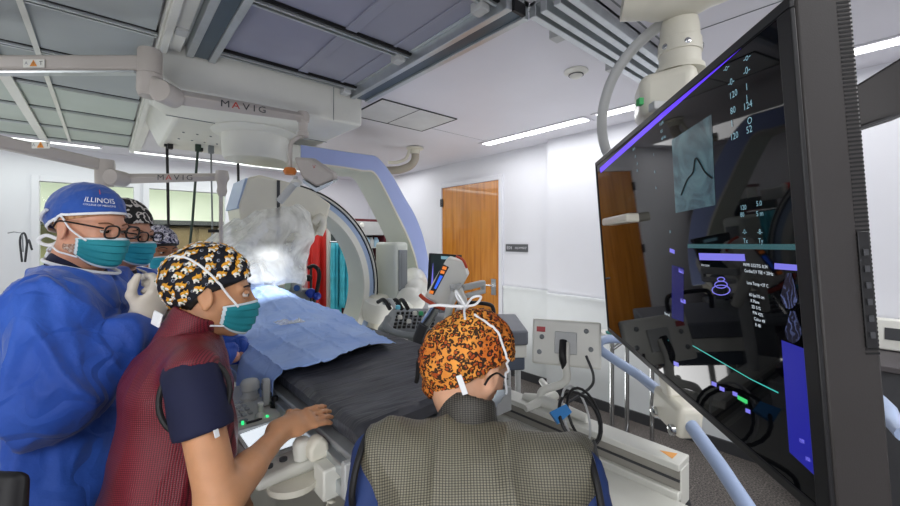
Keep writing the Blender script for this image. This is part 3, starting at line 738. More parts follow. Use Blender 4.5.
# small display seen from behind
t = thing('small_display', 'small white display seen from behind, standing on the trolley rail', 'display', (1.5, 1.25, .86))
def fr_(r, f, z): return Vector(W(r, f, z))
cA = fr_(*c3(566, 343, 1.86)); uxd = (fr_(1, -.35, 0)).normalized(); nd = Vector((0, 0, 1)).cross(uxd); tl = Matrix.Rotation(math.radians(-14), 3, uxd)
uz = (tl @ Vector((0, 0, 1))); nn = uxd.cross(uz)
if nn.dot(Vector((CX, CY, 0))) > 0: nn = -nn
b = MB().obox(cA, uxd, nn, uz, .155, .016, .105); sh = b.build('back_shell', M_white, t, bevel=.012, seg=3)
MB().obox(cA-nn*.018, uxd, nn, uz, .15, .004, .10).build('screen', M_black, sh)
MB().obox(cA+nn*.02-uxd*.0, uxd, nn, uz, .05, .008, .05).build('mount_plate', M_grey, sh, bevel=.004)
b = MB()
for k, (x, z) in enumerate(((.09, .06), (.11, -.02), (-.11, .02), (-.12, -.05))):
    c_ = cA+nn*.014+uxd*x+uz*z; MB().ball(c_, .012, n=10).build('socket_cap', M_mgrey, sh)
MB().obox(cA+nn*.017-uxd*.115+uz*.055, uxd, nn, uz, .02, .001, .012).build('sticker', mat('sticker red', 'b8474a', .5, var=0), sh)
B0 = Vector((1.525, 1.10, .862)); 
MB().tube(smooth_path([cA+nn*.03, cA+nn*.05-uz*.08, cA+nn*.03-uz*.17, B0+Vector((0, 0, .06)), B0]), .018, n=12).build('neck', M_white, t)
MB().tube(smooth_path([cA+nn*.035-uxd*.01+uz*.01, cA+nn*.06-uxd*.01-uz*.06, cA+nn*.045-uz*.11]), .017, n=10).build('ball_joint', M_black, t)
b = MB(); b.tube([B0+Vector((0, .1, .0)), B0+Vector((0, 0, .015)), B0+Vector((-.02, -.24, .02))], [.022, .03, .016]); b.tube([B0+Vector((-.10, .02, .0)), B0+Vector((.06, -.02, .03)), B0+Vector((.13, .1, .05))], [.016, .026, .014])
b.build('foot', M_white, t)
MB().tube(smooth_path([cA+nn*.02+uxd*.09-uz*.05, cA+nn*.06+uxd*.12-uz*.13, cA+nn*.03+uxd*.1-uz*.19, B0+Vector((.0, -.1, .02))]), .006, n=8).build('cable', M_dgrey, t)
t = thing('cable_loop', 'tangled loops of black and white tubing on the trolley beside the grey mesh apron', 'tubing', (1.4, 1.15, .86))
def loop(c, r, n=20, tz=.6, ph=0): return [Vector(c)+Vector((r*math.cos(ph+2*math.pi*k/n), r*.5*math.sin(ph+2*math.pi*k/n), r*tz*math.sin(ph+2*math.pi*k/n)+.0)) for k in range(n+1)]
qa = fr_(*c3(580, 418, 1.35))
MB().tube(loop(qa, .10, tz=.7), .006, n=8).tube(loop(qa+Vector((.03, 0, .0)), .085, tz=.95, ph=1), .005, n=8).tube(smooth_path([qa+Vector((.0, -.05, -.06)), fr_(*c3(600, 470, 1.1)), fr_(*c3(607, 492, 1.05)), fr_(*c3(600, 520, 1.05))]), .006, n=8).build('black_cable', M_black, t)
MB().tube(loop(qa+Vector((.01, .02, .0)), .07, tz=1.3, ph=2), .004, n=8).build('white_tubing', M_grey, t)
b = MB().prism([fr_(*c3(550, 412, 1.3)), fr_(*c3(566, 404, 1.3)), fr_(*c3(572, 412, 1.3)), fr_(*c3(558, 424, 1.3))], (.01, .01, -.01))
b.build('blue_clip', mat('clip blue', '3d86c9', .4), t)

# grey padded stool / stretcher end behind the seated woman
t = thing('stretcher', 'grey padded stretcher end with a black push handle behind the leopard cap', 'stretcher', (2.2, 2.2, 0))
c0 = fr_(*c3(484, 337, 2.5)); 
b = MB(CAM); b.hexa([(.02, 2.35, .98), (.475, 2.4, .98), (.49, 2.95, .98), (.02, 2.95, .98), (.02, 2.35, 1.07), (.475, 2.4, 1.07), (.49, 2.95, 1.07), (.02, 2.95, 1.07)]); b.build('pad', mat('stretcher grey', '6c7078', .5), t, bevel=.012)
b = MB(CAM); b.hexa([(.03, 2.37, .90), (.47, 2.42, .90), (.48, 2.93, .90), (.03, 2.93, .90), (.03, 2.37, .98), (.47, 2.42, .98), (.48, 2.93, .98), (.03, 2.93, .98)]); b.build('frame', M_white, t, bevel=.006)
b = MB(CAM); b.hexa([(.04, 2.38, .82), (.46, 2.43, .82), (.47, 2.9, .82), (.04, 2.9, .82), (.04, 2.38, .90), (.46, 2.43, .90), (.47, 2.9, .90), (.04, 2.9, .90)]); b.build('lower_pad', mat('stretcher blue grey', '525a68', .5), t, bevel=.01)
MB(CAM).tube(smooth_path([(.05, 2.75, 1.05), (.05, 2.75, 1.16), (.10, 2.75, 1.185), (.26, 2.75, 1.175), (.30, 2.75, 1.14), (.30, 2.75, 1.05)]), .014).build('push_handle', M_black, t)
for x in (.08, .42):
    for y in (2.45, 2.85): MB(CAM).cyl((x, y, .06), (x, y, .82), .018).ball((x, y, .05), .05).build('leg', M_grey, t)
# chrome stand on the right
t = thing('wire_stand', 'chrome tube stand on casters under the lavender handlebar', 'stand', W(1.2, 2.6, 0))
b = MB(CAM)
for px in (612, 627, 652): q = c3(px, 345, 2.6); b.cyl((q[0], 2.6, .1), (q[0], 2.6, .98), .014)
b.tube(smooth_path([(1.06, 2.6, .3), (1.15, 2.45, .33), (1.35, 2.4, .3), (1.42, 2.4, .08)]), .016)
b.tube(smooth_path([(1.06, 2.6, .9), (1.2, 2.6, .98), (1.33, 2.6, .9)]), .012)
b.build('frame', M_chrome, t)
for x, y in ((1.06, 2.6), (1.42, 2.4), (1.33, 2.6)): MB(CAM).cyl((x-.012, y, .045), (x+.012, y, .045), .045).cyl((x, y, .05), (x, y, .12), .012).build('caster', M_dgrey, t)
MB(CAM).box(1.02, 1.35, 2.5, 2.75, .98, 1.0).build('tray', M_white, t, bevel=.004)
tag(MB(CAM).obox((1.13, 2.6, 1.01), (1, .2, 0), (-.2, 1, 0), (0, 0, 1), .09, .05, .008).build('glove_pack', mat('teal pack', '2d8f86', .5, var=.3, vs=40), bevel=.003), 'flat teal and white packet on the chrome stand tray', 'packet')
# ------------------------------------------------------------------ big tilted monitor (frame: origin = far left middle of the screen)
tt = math.radians(4.2); azh = math.radians(8)
UU = Vector(W(-math.sin(azh), -math.cos(azh), 0))          # along the screen towards the camera end
NP = Vector(W(math.cos(azh), -math.sin(azh), 0))           # horizontal, behind the screen
VV = (Vector((0, 0, 1))*math.cos(tt) - NP*math.sin(tt)).normalized()
NN = UU.cross(VV); NN = -NN if NN.dot(NP) > 0 else NN      # facing the viewer side
O = Vector(W(.718, 1.87, 1.588)); MW, MHH = 1.297, .398
def S(u, v, n=0): return O+UU*u+VV*v+NN*n
MON = Matrix((UU.to_tuple()+(O.x,), VV.to_tuple()+(O.y,), NN.to_tuple()+(O.z,), (0, 0, 0, 1)))
MON = Matrix(((UU.x, VV.x, NN.x, O.x), (UU.y, VV.y, NN.y, O.y), (UU.z, VV.z, NN.z, O.z), (0, 0, 0, 1)))
def scr(px, py):   # photo pixel -> (u, v) on the screen plane
    d = Vector(P(px, py, 1))-Vector((0, 0, CAMZ)); o = Vector((0, 0, CAMZ))
    t = (O-o).dot(NN)/d.dot(NN); q = o+d*t-O; return q.dot(UU), q.dot(VV)
mn = thing('large_monitor', 'large black flat monitor with glossy screen tilted towards the staff', 'monitor', S(MW/2, 0))
M_case = mat('monitor case', '2f2c2b', .5, var=.08, bump=.2, bs=500, bd=.001)
M_scr = mat('glossy black screen', '07080c', .03, var=0, spec=.28, ior=1.42)
case = MB(MON).box(0, MW, -MHH, MHH, -.078, -.004).build('case', M_case, mn, bevel=.004)
bz = .018
MB(MON).box(0, MW, -MHH, -MHH+bz, -.004, .004).box(0, MW, MHH-bz, MHH, -.004, .004).box(0, bz*.7, -MHH+bz, MHH-bz, -.004, .004).box(MW-.03, MW, -MHH+bz, MHH-bz, -.004, .004).build('bezel', M_black, mn, bevel=.002)
sc = MB(MON).box(bz*.7, MW-.03, -MHH+bz, MHH-bz, -.004, .0005).build('screen', M_scr, mn)
b = MB(MON)
for k in range(84): b.box(MW, MW+.0006, MHH-.02-.0062*k-.003, MHH-.02-.0062*k, -.076, -.058)
b.build('vent_grille', M_dark, case)
MB(MON).box(MW, MW+.003, -.13, .04, -.073, -.058).build('port_strip', M_black, case, bevel=.001)
for k in range(6): MB(MON).box(MW+.003, MW+.005, -.115+.024*k, -.106+.024*k, -.069, -.0625).build('port', M_dgrey, case)
M_back = mat('monitor back shell', '2d2c2c', .55, var=.08)
MB(MON).box(.14, MW-.14, -MHH+.1, MHH-.06, -.11, -.078).build('back_shell', M_back, mn, bevel=.01)
def em(name, c, e, a=1.0):
    m = mat(name, c, .4, var=0, emis=c, es=e); m.node_tree.nodes['Principled BSDF'].inputs['Base Color'].default_value = (0, 0, 0, 1)
    m.node_tree.nodes['Principled BSDF'].inputs['Alpha'].default_value = a; return m
E_vio = em('screen violet', '5b32f0', 1.3); E_blue = em('screen blue', '2c2fd0', .55, .85); E_lav = em('screen lavender', '8a86ff', .8); E_txt = em('screen text', '9fd3e6', .6)
E_cy = em('screen cyan', '38c8c0', .8); E_teal = em('screen teal', '6fb9c4', .4, .5); E_w = em('screen white', 'e8f4ff', .9); E_gr = em('screen green', '3fe07a', .9)
def poly(name, pts, m, n=.0011, parent=sc):
    return pymesh(name, [S(*scr(*p), n) for p in pts], [tuple(range(len(pts)))], m, parent, smooth=False)
poly('title_bar', [(600, 168), (751, 34), (751, 40), (601, 173)], E_vio)
def xray(k):
    o = k.obj(); n = k.new('ShaderNodeTexNoise', i_Scale=9.0, i_Detail=4.0, i_Distortion=2.0); k.link(o, n.inputs['Vector'])
    r = k.ramp(n.outputs[0], [(.35, srgb('2a4652')), (.5, srgb('557f8c')), (.7, srgb('7fb0ba'))]); k.link(r.outputs[0], k.b.inputs['Emission Color']); k.b.inputs['Emission Strength'].default_value = .42
    k.b.inputs['Base Color'].default_value = (0, 0, 0, 1); k.b.inputs['Alpha'].default_value = .8
M_xr = cmat('x ray image', xray, rough=.2, emis='446677')
xi = poly('x_ray_image', [(672, 140), (712, 114), (716, 205), (676, 213)], M_xr)
pts = [S(*scr(*p), .002) for p in ((682, 195), (688, 180), (694, 172), (697, 158), (706, 172), (713, 178))]
MB().tube(smooth_path(pts), .0018, n=6).build('catheter_trace', M_dark, xi)
poly('x_ray_image', [(668, 340), (669, 340), (669, 341)], E_cy)
poly('status_bar', [(688, 244), (800, 244), (800, 250), (688, 248)], E_teal)
poly('window_header', [(699, 253), (745, 254), (746, 261), (700, 260)], E_lav)
poly('window_header', [(775, 263), (801, 265), (802, 271), (775, 269)], E_lav)
poly('side_panel', [(782, 340), (806, 349), (818, 478), (790, 452)], E_blue)
poly('scan_line', [(693, 345), (752, 379), (752, 380), (693, 346)], E_cy); poly('scan_line', [(752, 379), (779, 392), (779, 393.5), (752, 380)], E_cy)
def us(k):
    o = k.obj(); w = k.new('ShaderNodeTexWave', i_Scale=40.0, i_Distortion=14.0, i_Detail=4.0); k.link(o, w.inputs['Vector'])
    n = k.new('ShaderNodeTexNoise', i_Scale=30.0); k.link(o, n.inputs['Vector'])
    r = k.ramp(k.math('MULTIPLY', w.outputs[1], n.outputs[0]), [(.3, (.01, .01, .03)), (.7, srgb('7f8fd0'))]); k.link(r.outputs[0], k.b.inputs['Emission Color']); k.b.inputs['Emission Strength'].default_value = .5
    k.b.inputs['Base Color'].default_value = (0, 0, 0, 1)
M_us = cmat('ultrasound image', us, rough=.2, emis='222222')
for cx_, cy_, w_, h_ in ((790, 290, 9, 17), (794, 326, 9, 15)):
    poly('ultrasound_image', [(cx_-3, cy_-h_), (cx_+2, cy_-h_)]+[(cx_+w_*math.cos(a), cy_+2+h_*math.sin(a)) for a in [(.15+.85*k/8)*math.pi-.2 for k in range(9)]], M_us)
def stext(txt, px, py, size, m=E_txt, sx=1.0, al='LEFT'):
    u, v = scr(px, py); text_on('screen_text', txt, size, S(u, v, .0015), UU, VV, m, sc, al, sx)
for k, (s_, x, y) in enumerate((('-o-', 724, 70), ('-0-', 729, 84), ('120', 730, 97), ('80', 731, 112), ('I', 732, 124), ('120', 731, 138), ('-o-', 744, 60), ('-0-', 744, 73), ('1', 746, 88), ('I', 747, 99), ('124', 744, 108), ('52', 747, 131), ('O', 748, 122))):
    stext(s_, x, y, .018)
for x, y, s_ in ((633, 150, 'HR II'), (635, 157, '1.0'), (637, 164, '25'), (637, 171, 'V5'), (660, 125, 'II aVR'), (661, 132, '0.5'), (662, 139, '60 Hz'), (654, 155, 'I'), (655, 172, '8'), (656, 188, 'A'), (670, 232, 'H')): stext(s_, x, y, .012)
for x, y, s_ in ((741, 208, '120'), (741, 215, '80'), (757, 204, '5.0'), (757, 214, '5 m'), (743, 232, '-0-'), (744, 241, 'Tx'), (758, 232, '-8-'), (759, 241, 'Ty')): stext(s_, x, y, .013)
for k, s_ in enumerate(('MI/MI: 0.52/TIS: 0.34', 'Cardiac/LV TEE < 20Hz', '', 'Lens Temp <37 C', '', '60 fps/10 cm', 'X Plane', '2D 51%', 'PW 42%', 'Color 49', 'R 48')):
    if s_: stext(s_, 744+k*1.2, 264.5+k*6, .0085, E_w, 1.0)
stext('ECHO ZOOM', 702, 265, .006, E_w)
stext('Normal', 665, 313, .012, E_w); stext('QQQQ', 738, 397, .009, E_gr)
for x, y in ((672, 250), (681, 270), (683, 300), (714, 383), (722, 388), (735, 393), (676, 363), (748, 410), (802, 440), (808, 458)): poly('screen_mark', [(x-2, y-2), (x+3, y), (x+3, y+4), (x-2, y+2)], E_lav)
poly('screen_mark', [(672, 265), (684, 268), (684, 322), (672, 318)], em('screen dim blue', '3035b0', .35, .6))
poly('green_mark', [(738, 395), (748, 400), (748, 404), (738, 399)], E_gr)
cc = [(722+9*math.cos(a), 290+5*math.sin(a)) for a in [k*math.pi/8 for k in range(17)]]
for r_ in (1, .7, .4): MB().tube([S(*scr(722+(x-722)*r_, 290-(1-r_)*18+(y-290)*r_), .002) for x, y in cc], .001, n=5).build('scan_cone', E_lav, sc)

# handlebar with clamp along the lower edge of the monitor
M_hb = mat('lavender handle tube', '9fb0cf', .3, var=.03)
hb = thing('handlebar', 'lavender tube handlebar with cream clamp below the big monitor', 'handle', S(.6, -.5))
def hbp(px, py, d): return P(px, py, d)
pts = smooth_path([hbp(640, 376, 1.72), hbp(612, 358, 1.86), hbp(600, 349, 1.90), hbp(600, 342, 1.92), hbp(610, 339, 1.96), hbp(630, 340, 2.0)], 6)
MB().tube([hbp(672, 402, 1.42)]+[Vector(p) for p in pts], .021).build('far_tube', M_hb, hb)
MB().tube([hbp(690, 424, 1.28), hbp(720, 466, 1.13), hbp(765, 535, .95), hbp(800, 590, .85)], .021).build('near_tube', M_hb, hb)
k0, k1 = Vector(hbp(663, 398, 1.44)), Vector(hbp(692, 425, 1.27)); dk_ = (k1-k0).normalized()
cl = MB().bar(k0, k1, .085, .11).build('clamp', M_cream, hb, bevel=.02, seg=3)
sd = dk_.cross(Vector((0, 0, 1))).normalized()
if sd.dot(Vector((CX, CY, 0))) > 0: sd = -sd
for t_ in (.2, .85):
    q = k0.lerp(k1, t_)+sd*.045-Vector((0, 0, .03)); MB().lathe(q, sd, [(0, .017), (.012, .017), (.016, .010)]).build('clamp_knob', M_chrome, cl)
MB().bar(k0.lerp(k1, .5)+Vector((0, 0, .04)), S(.42, -MHH+.03, -.09), .07, .05).build('bracket', M_cream, hb, bevel=.01)
tag(MB().tube([hbp(905, 435, 1.0), hbp(893, 422, 1.05), hbp(888, 410, 1.1), hbp(880, 400, 1.4)], .02).build('side_handle', M_hb), 'short lavender tube handle behind the near edge of the big monitor', 'handle')

# ceiling suspension of the monitor
ms = thing('monitor_boom', 'cream jointed ceiling boom carrying the big monitor', 'boom', W(.9, 1.5, H))
b = MB(CAM); b.hexa([(.70, 1.46, 2.07), (.86, 1.38, 2.07), (.98, 1.55, 2.09), (.78, 1.68, 2.09), (.70, 1.46, 2.23), (.86, 1.38, 2.25), (.98, 1.55, 2.27), (.78, 1.68, 2.25)])
bx = b.build('joint_box', M_cream, ms, bevel=.035, seg=4)
MB(CAM).box(.70, .76, 1.36, 1.40, 2.07, 2.10).build('lock_tab', M_grey, bx, bevel=.004)
q = fr_(*c3(640, 102, 1.43)); MB().obox(q, (CY, -CX, 0), (CX, CY, 0), (0, 0, 1), .008, .012, .012).build('green_mark', mat('green dot', '1d9a4c', .5, var=0), bx)
b = MB(CAM).lathe((.87, 1.50, 2.25), (0, 0, 1), [(0, .085), (.02, .082), (.022, .072), (.07, .070), (.072, .075), (.12, .073), (.124, .068), (.17, .066), (.2, .06)])
col_ = b.build('column', M_cream, ms)
for a_ in (200, 260, 330): 
    a_ = math.radians(a_); p_ = Vector((.87+.072*math.cos(a_), 1.50+.072*math.sin(a_), 2.34)); d_ = Vector((math.cos(a_), math.sin(a_), 0)); MB(CAM).lathe(p_, d_, [(-.004, .012), (.004, .011), (.006, .005)], n=10).build('bolt', M_chrome, col_)
b = MB(CAM); b.ball((.84, 1.45, 2.56), .12, n=24, sc=(1.15, 1.0, .75)); b.tube(smooth_path([(.66, 1.50, 2.56), (.76, 1.47, 2.55), (.92, 1.42, 2.56), (1.05, 1.36, 2.6)]), [.10]*6+[.11]*6+[.10]*7, n=24); b.build('elbow', M_cream, ms)
MB(CAM).lathe((.84, 1.45, 2.60), (0, 0, 1), [(0, .10), (.0985, .10)]).build('ceiling_post', M_cream, ms)
pts = smooth_path([S(.05, MHH-.06, -.10), P(606, 150, 1.86), P(602, 118, 1.80), P(612, 80, 1.72), P(635, 47, 1.64), P(668, 20, 1.57), P(712, -3, 1.50), P(760, -22, 1.42)])
MB().tube(pts, .022, n=16).build('cable_tube', M_grey, ms)
MB().bar(S(.35, .32, -.09), W(.84, 1.47, 2.12), .06, .10).bar(S(.2, .1, -.11), S(.55, .1, -.11), .3, .03).build('bracket', M_cream, ms, bevel=.008)
# neighbouring dark bracket of a second display
t = thing('display_bracket', 'dark grey swing bracket behind the near end of the big monitor', 'bracket', P(890, 90, .75))
A_ = [P(845, 92, .74), P(905, 55, .70), P(940, 60, .68), P(940, 98, .68), P(905, 113, .70), P(845, 132, .74)]
MB().prism(A_, Vector(W(.03, .05, 0))).build('plate', M_case, t, bevel=.004)
MB().bar(P(845, 133.5, .735), P(940, 100, .675), .014, .004).build('lower_rim', M_black, t)
MB().bar(P(940, 75, .68), (P(940, 75, .68)[0], P(940, 75, .68)[1], H-.001), .06).build('post', M_case, t)
# wall control box, lower dark pane
t = thing('wall_box', 'white wall box with a dark slot at the right edge behind the monitor', 'box', onX(885, 335, XP))
q = onX(890, 330, XP)
MB().box(XP-.10, XP-.034, q[1]-.6, q[1]+.25, .965, 1.15).build('body', M_white, t, bevel=.01)
MB().box(XP-.105, XP-.10, q[1]-.45, q[1]+.02, 1.03, 1.10).build('slot', M_dgrey, t)
t = thing('low_cabinet', 'dark grey low cabinet on the floor under the wall box', 'cabinet', (XP-.35, q[1]-.2, 0))
MB().box(XP-.5, XP-.045, q[1]-.9, q[1]+.35, .0, .93).build('body', M_dgrey, t, bevel=.01)
MB().box(XP-.53, XP-.045, q[1]-.93, q[1]+.38, .93, .96).build('top', mat('cabinet top', '4a4648', .5), t, bevel=.004)

# ------------------------------------------------------------------ MAVIG lamp arms
def lamp_label(parent, px, py, d, w=.05):
    o = Vector(P(px, py, d)); r = Vector(W(1, 0, 0)); u = Vector((0, 0, 1)); n = -Vector(W(0, 1, 0))
    MB().obox(o, r, n, u, w, .0015, w*.38).build('label_plate', M_white, parent)
    o2 = o+n*.003
    pymesh('warning_triangle', [o2-r*.018-u*.014, o2+r*.018-u*.014, o2+u*.017], [(0, 1, 2)], mat('warning amber', 'd8892c', .5, var=0), parent, smooth=False)
    text_on('label_mark', '!', .02, o2+n*.001-u*.002, r, u, M_black, parent)
    text_on('label_mark', 'A', .022, o2-r*.034, r, u, M_mgrey, parent); text_on('label_mark', 'T', .026, o2+r*.035, r, u, M_dgrey, parent)
la = thing('surgical_light_boom', 'upper taupe jointed lamp arm reaching from the left edge to the lamp head', 'light boom', P(152, 62, 1.9))
a = P(-120, 64, 1.9); e = P(150, 64, 1.9)
up_ = MB().bar(a, e, .05, .075).build('boom', M_taupe, la, bevel=.015, seg=3)
MB().bar(P(-120, 74, 1.9), P(137, 73, 1.9), .04, .01).build('boom_underside', M_alu, up_)
lamp_label(up_, 34, 63.5, 1.87)
MB().lathe(P(150, 50, 1.9), (0, 0, -1), [(0, .045), (.01, .05), (.115, .05), (.117, .046), (.118, .046), (.12, .052), (.2, .054), (.225, .045)]).build('elbow_joint', M_taupe, la)
k_ = Vector(P(167, 94, 1.86)); nrm = -Vector(W(0, 1, 0))
MB().lathe(k_-nrm*.05, nrm, [(0, .05), (.09, .052), (.10, .048), (.105, .02)]).build('elbow_cap', M_taupe, la)
MB().bar(P(152, 84, 1.9), P(167, 94, 1.88), .07, .09).build('elbow_link', M_taupe, la, bevel=.02)
fa, fb = Vector(P(172, 96, 1.9)), Vector(P(302, 117, 2.4))
lo_ = MB().tube([fa, fa.lerp(fb, .5), fb], [.04, .036, .028], n=4).build('spring_arm', M_taupe, la, bevel=.006)
dir_ = (fb-fa).normalized()
def maker(o, ux, size, step, parent):
    o = Vector(o); ux = Vector(ux).normalized(); x = -2*step
    for i, ch in enumerate('MAVIG'):
        w_ = step*(.62 if ch == 'I' else 1); x += w_*.5; text_on('maker_letter', ch, size, o+ux*x, ux, Vector((0, 0, 1)), (mat('logo red', 'b03a30', .5, var=0) if i == 1 else M_dgrey), parent, sx=1.25); x += w_*.5
maker(fa.lerp(fb, .52)-Vector(W(0, 1, 0))*.062-Vector((0, 0, .012)), dir_, .05, .052, lo_)
MB().lathe(P(303, 112, 2.42), (0, 0, -1), [(0, .03), (.02, .04), (.06, .036), (.065, .028), (.12, .026), (.125, .034), (.15, .032)]).build('head_joint', M_taupe, la)
MB().tube(smooth_path([P(303, 136, 2.42), P(297, 138, 2.42), P(291, 144, 2.42), P(290, 155, 2.42), P(290, 168, 2.42)]), .014).build('yoke', M_taupe, la)
lh = thing('surgical_lamp', 'taupe surgical lamp head with orange knob hanging above the patient', 'surgical lamp', P(312, 175, 2.42))
b = MB(); n_ = -Vector(W(0, 1, 0))
up3 = [P(293, 157, 2.38), P(310, 158, 2.36), P(332, 173, 2.30), P(335, 179, 2.3), P(316, 187, 2.34), P(302, 178, 2.4)]
b.prism(up3, Vector(W(-.02, .16, .03))); b.build('housing', M_taupe, lh, bevel=.02, seg=4)
lo3 = [P(302, 179, 2.39), P(316, 188, 2.335), P(334, 180, 2.3), P(333, 183, 2.3), P(316, 192, 2.335), P(303, 183, 2.39)]
MB().prism(lo3, Vector(W(-.02, .15, .03))).build('lens', mat('lamp lens', 'cfd8e0', .15, .2), lh, bevel=.004)
MB().lathe(P(290, 168, 2.40), (0, 0, -1), [(-.0, .03), (.02, .04), (.04, .03)]).build('side_knob', mat('orange knob', 'cf7a3a', .4), lh)
MB().tube([P(296, 176, 2.38), P(294, 184, 2.38)], .012).tube([P(296, 182, 2.37), P(279, 202, 2.33)], .022, n=14).build('sterile_handle', M_grey, lh)
MB().lathe(P(296, 183, 2.37), (0, 0, 1), [(-.02, .02), (0, .035), (.02, .02)]).build('handle_cap', M_white, lh)
text_on('maker_name', 'V', .03, Vector(P(314, 167, 2.33)), W(1, 0, 0), (0, 0, 1), mat('logo red', 'b03a30', .5, var=0), lh)
# second, lower arm
lb = thing('surgical_light_boom', 'lower taupe jointed arm with a thin vertical rod, over the gowned staff', 'light boom', P(108, 170, 2.4))
a1 = MB().bar(P(-90, 122, 1.75), P(106, 166, 2.4), .045, .07).build('boom', M_taupe, lb, bevel=.014, seg=3)
lamp_label(a1, 41, 145, 1.97, .045)
MB().lathe(P(105, 160, 2.4), (0, 0, -1), [(0, .045), (.03, .05), (.14, .048), (.16, .04)]).build('elbow_joint', M_taupe, lb)
k_ = Vector(P(117, 178, 2.36)); MB().lathe(k_-nrm*.05, nrm, [(0, .045), (.09, .047), (.1, .043), (.104, .02)]).build('elbow_cap', M_taupe, lb)
a2 = MB().tube([P(108, 179, 2.4), P(222, 177, 2.52)], [.034, .026], n=4).build('spring_arm', M_taupe, lb, bevel=.005)
maker(Vector(P(174, 178, 2.42))-Vector(W(0, 1, 0))*.012, W(1, .05, 0), .045, .047, a2)
MB().lathe(P(222, 171, 2.52), (0, 0, -1), [(0, .035), (.05, .042), (.07, .03), (.1, .026), (.13, .03), (.16, .02)]).build('end_joint', M_taupe, lb)
MB().cyl(P(221, 185, 2.52), P(221, 262, 2.52), .012).build('rod', M_taupe, lb)
MB().bar(P(209, 231, 2.52), P(221, 231, 2.52), .02, .02).build('rod_clamp', M_black, lb)
# supports out of the frame
MB().lathe((P(-120, 64, 1.9)[0], P(-120, 64, 1.9)[1], H-.001), (0, 0, -1), [(0, .1), (.05, .1), (.06, .05), (.3, .05)]).build('ceiling_post', M_taupe, la)
q = P(-90, 122, 1.75); MB().lathe((q[0], q[1], H-.001), (0, 0, -1), [(0, .09), (.05, .09), (.06, .045), (H-q[2]+.02, .045)]).build('ceiling_post', M_taupe, lb)
# hooks at the far left
t = thing('cable_hook', 'small wire hook with grey coiled leads at the far left behind the nearest gowned person', 'hook', onY(20, 235, YF))
MB().tube([P(8, 233, 2.6), P(14, 232, 2.6), P(22, 233, 2.6), P(23, 252, 2.6)], .004, n=6).build('wire', M_mgrey, t)
MB().tube(smooth_path([P(22, 262, 2.6), P(20, 240, 2.6), P(24, 233, 2.6), P(27, 243, 2.6), P(25, 262, 2.6), P(28, 240, 2.6), P(32, 250, 2.6)]), .006, n=6).build('lead', M_dgrey, t)

# ------------------------------------------------------------------ middle ground: ultrasound station, white device head
us_ = thing('ultrasound_station', 'ultrasound station with a dark display and a grey keyboard tray behind the table', 'ultrasound machine', W(-.2, 2.9, 0))
b = MB(CAM); q0 = c3(427, 291, 2.35); 
MB().hexa([P(427, 292, 2.867), P(455, 288, 2.806), P(455, 288, 2.855), P(427, 292, 2.916), P(429, 253, 2.867), P(462, 255, 2.806), P(462, 255, 2.855), P(429, 253, 2.916)]).build('display', M_black, us_, bevel=.006)
pymesh('display_window', [P(431, 285, 2.852), P(436, 284, 2.849), P(438, 262, 2.849), P(433, 263, 2.852)], [(0, 1, 2, 3)], E_lav, us_)
pymesh('display_window', [P(441, 259, 2.830), P(453, 260, 2.806), P(453, 257, 2.806), P(441, 256, 2.830)], [(0, 1, 2, 3)], E_txt, us_)
pymesh('display_window', [P(430, 290, 2.857), P(454, 286.5, 2.802), P(460, 256, 2.797), P(431, 254.5, 2.857)], [(0, 1, 2, 3)], mat('display grey green', '3a4644', .2), us_)
MB(CAM).hexa([(-.50, 2.72, .985), (.0, 2.56, .96), (.0, 3.11, 1.035), (-.46, 3.17, 1.035), (-.50, 2.72, 1.02), (.0, 2.56, 1.0), (.0, 3.11, 1.08), (-.46, 3.17, 1.08)]).build('keyboard_tray', M_mgrey, us_, bevel=.012, seg=3)
MB().tube(smooth_path([P(388, 318, 2.623), P(386, 326, 2.538), P(396, 333, 2.477), P(415, 336, 2.440), P(430, 335, 2.440), P(434, 330, 2.464)]), .022).build('front_handle', M_mgrey, us_)
b = MB()
random.seed(4)
for i in range(9):
    for j in range(5):
        q = Vector(P(395+i*4.6+j*.8, 329-j*3.6-random.random()*1, 2.60+j*.10)); (MB().obox(q+Vector((0, 0, .012)), W(1, 0, 0), W(0, 1, 0), (0, 0, 1), .010, .018, .008)).build('key', M_black, us_, bevel=.002)
for px, py, m in ((400, 322, M_white), (409, 326, M_white), (421, 318, mat('green key', '3aa36a', .4)), (398, 312, mat('cyan key', '6fc4d8', .4)), (415, 318, M_white), (424, 324, M_white), (432, 320, M_chrome)):
    MB().lathe(P(px, py-3, 2.586), (0, 0, 1), [(0, .016), (.02, .016), (.025, .01)], n=14).build('round_key', m, us_)
for k in range(4): MB().tube(smooth_path([P(378+6*k, 302+k, 2.745), P(384+6*k, 300, 2.684), P(390+6*k, 309, 2.623)]), .014, n=8).build('probe', (M_black if k != 1 else M_grey), us_)
MB(CAM).box(-.30, -.06, 2.80, 3.05, .1, 1.0).box(-.36, 0, 2.68, 3.15, .05, .14).build('column', M_mgrey, us_, bevel=.02)
MB().bar(P(442, 290, 2.928), P(440, 312, 2.928), .06).build('display_neck', M_mgrey, us_)
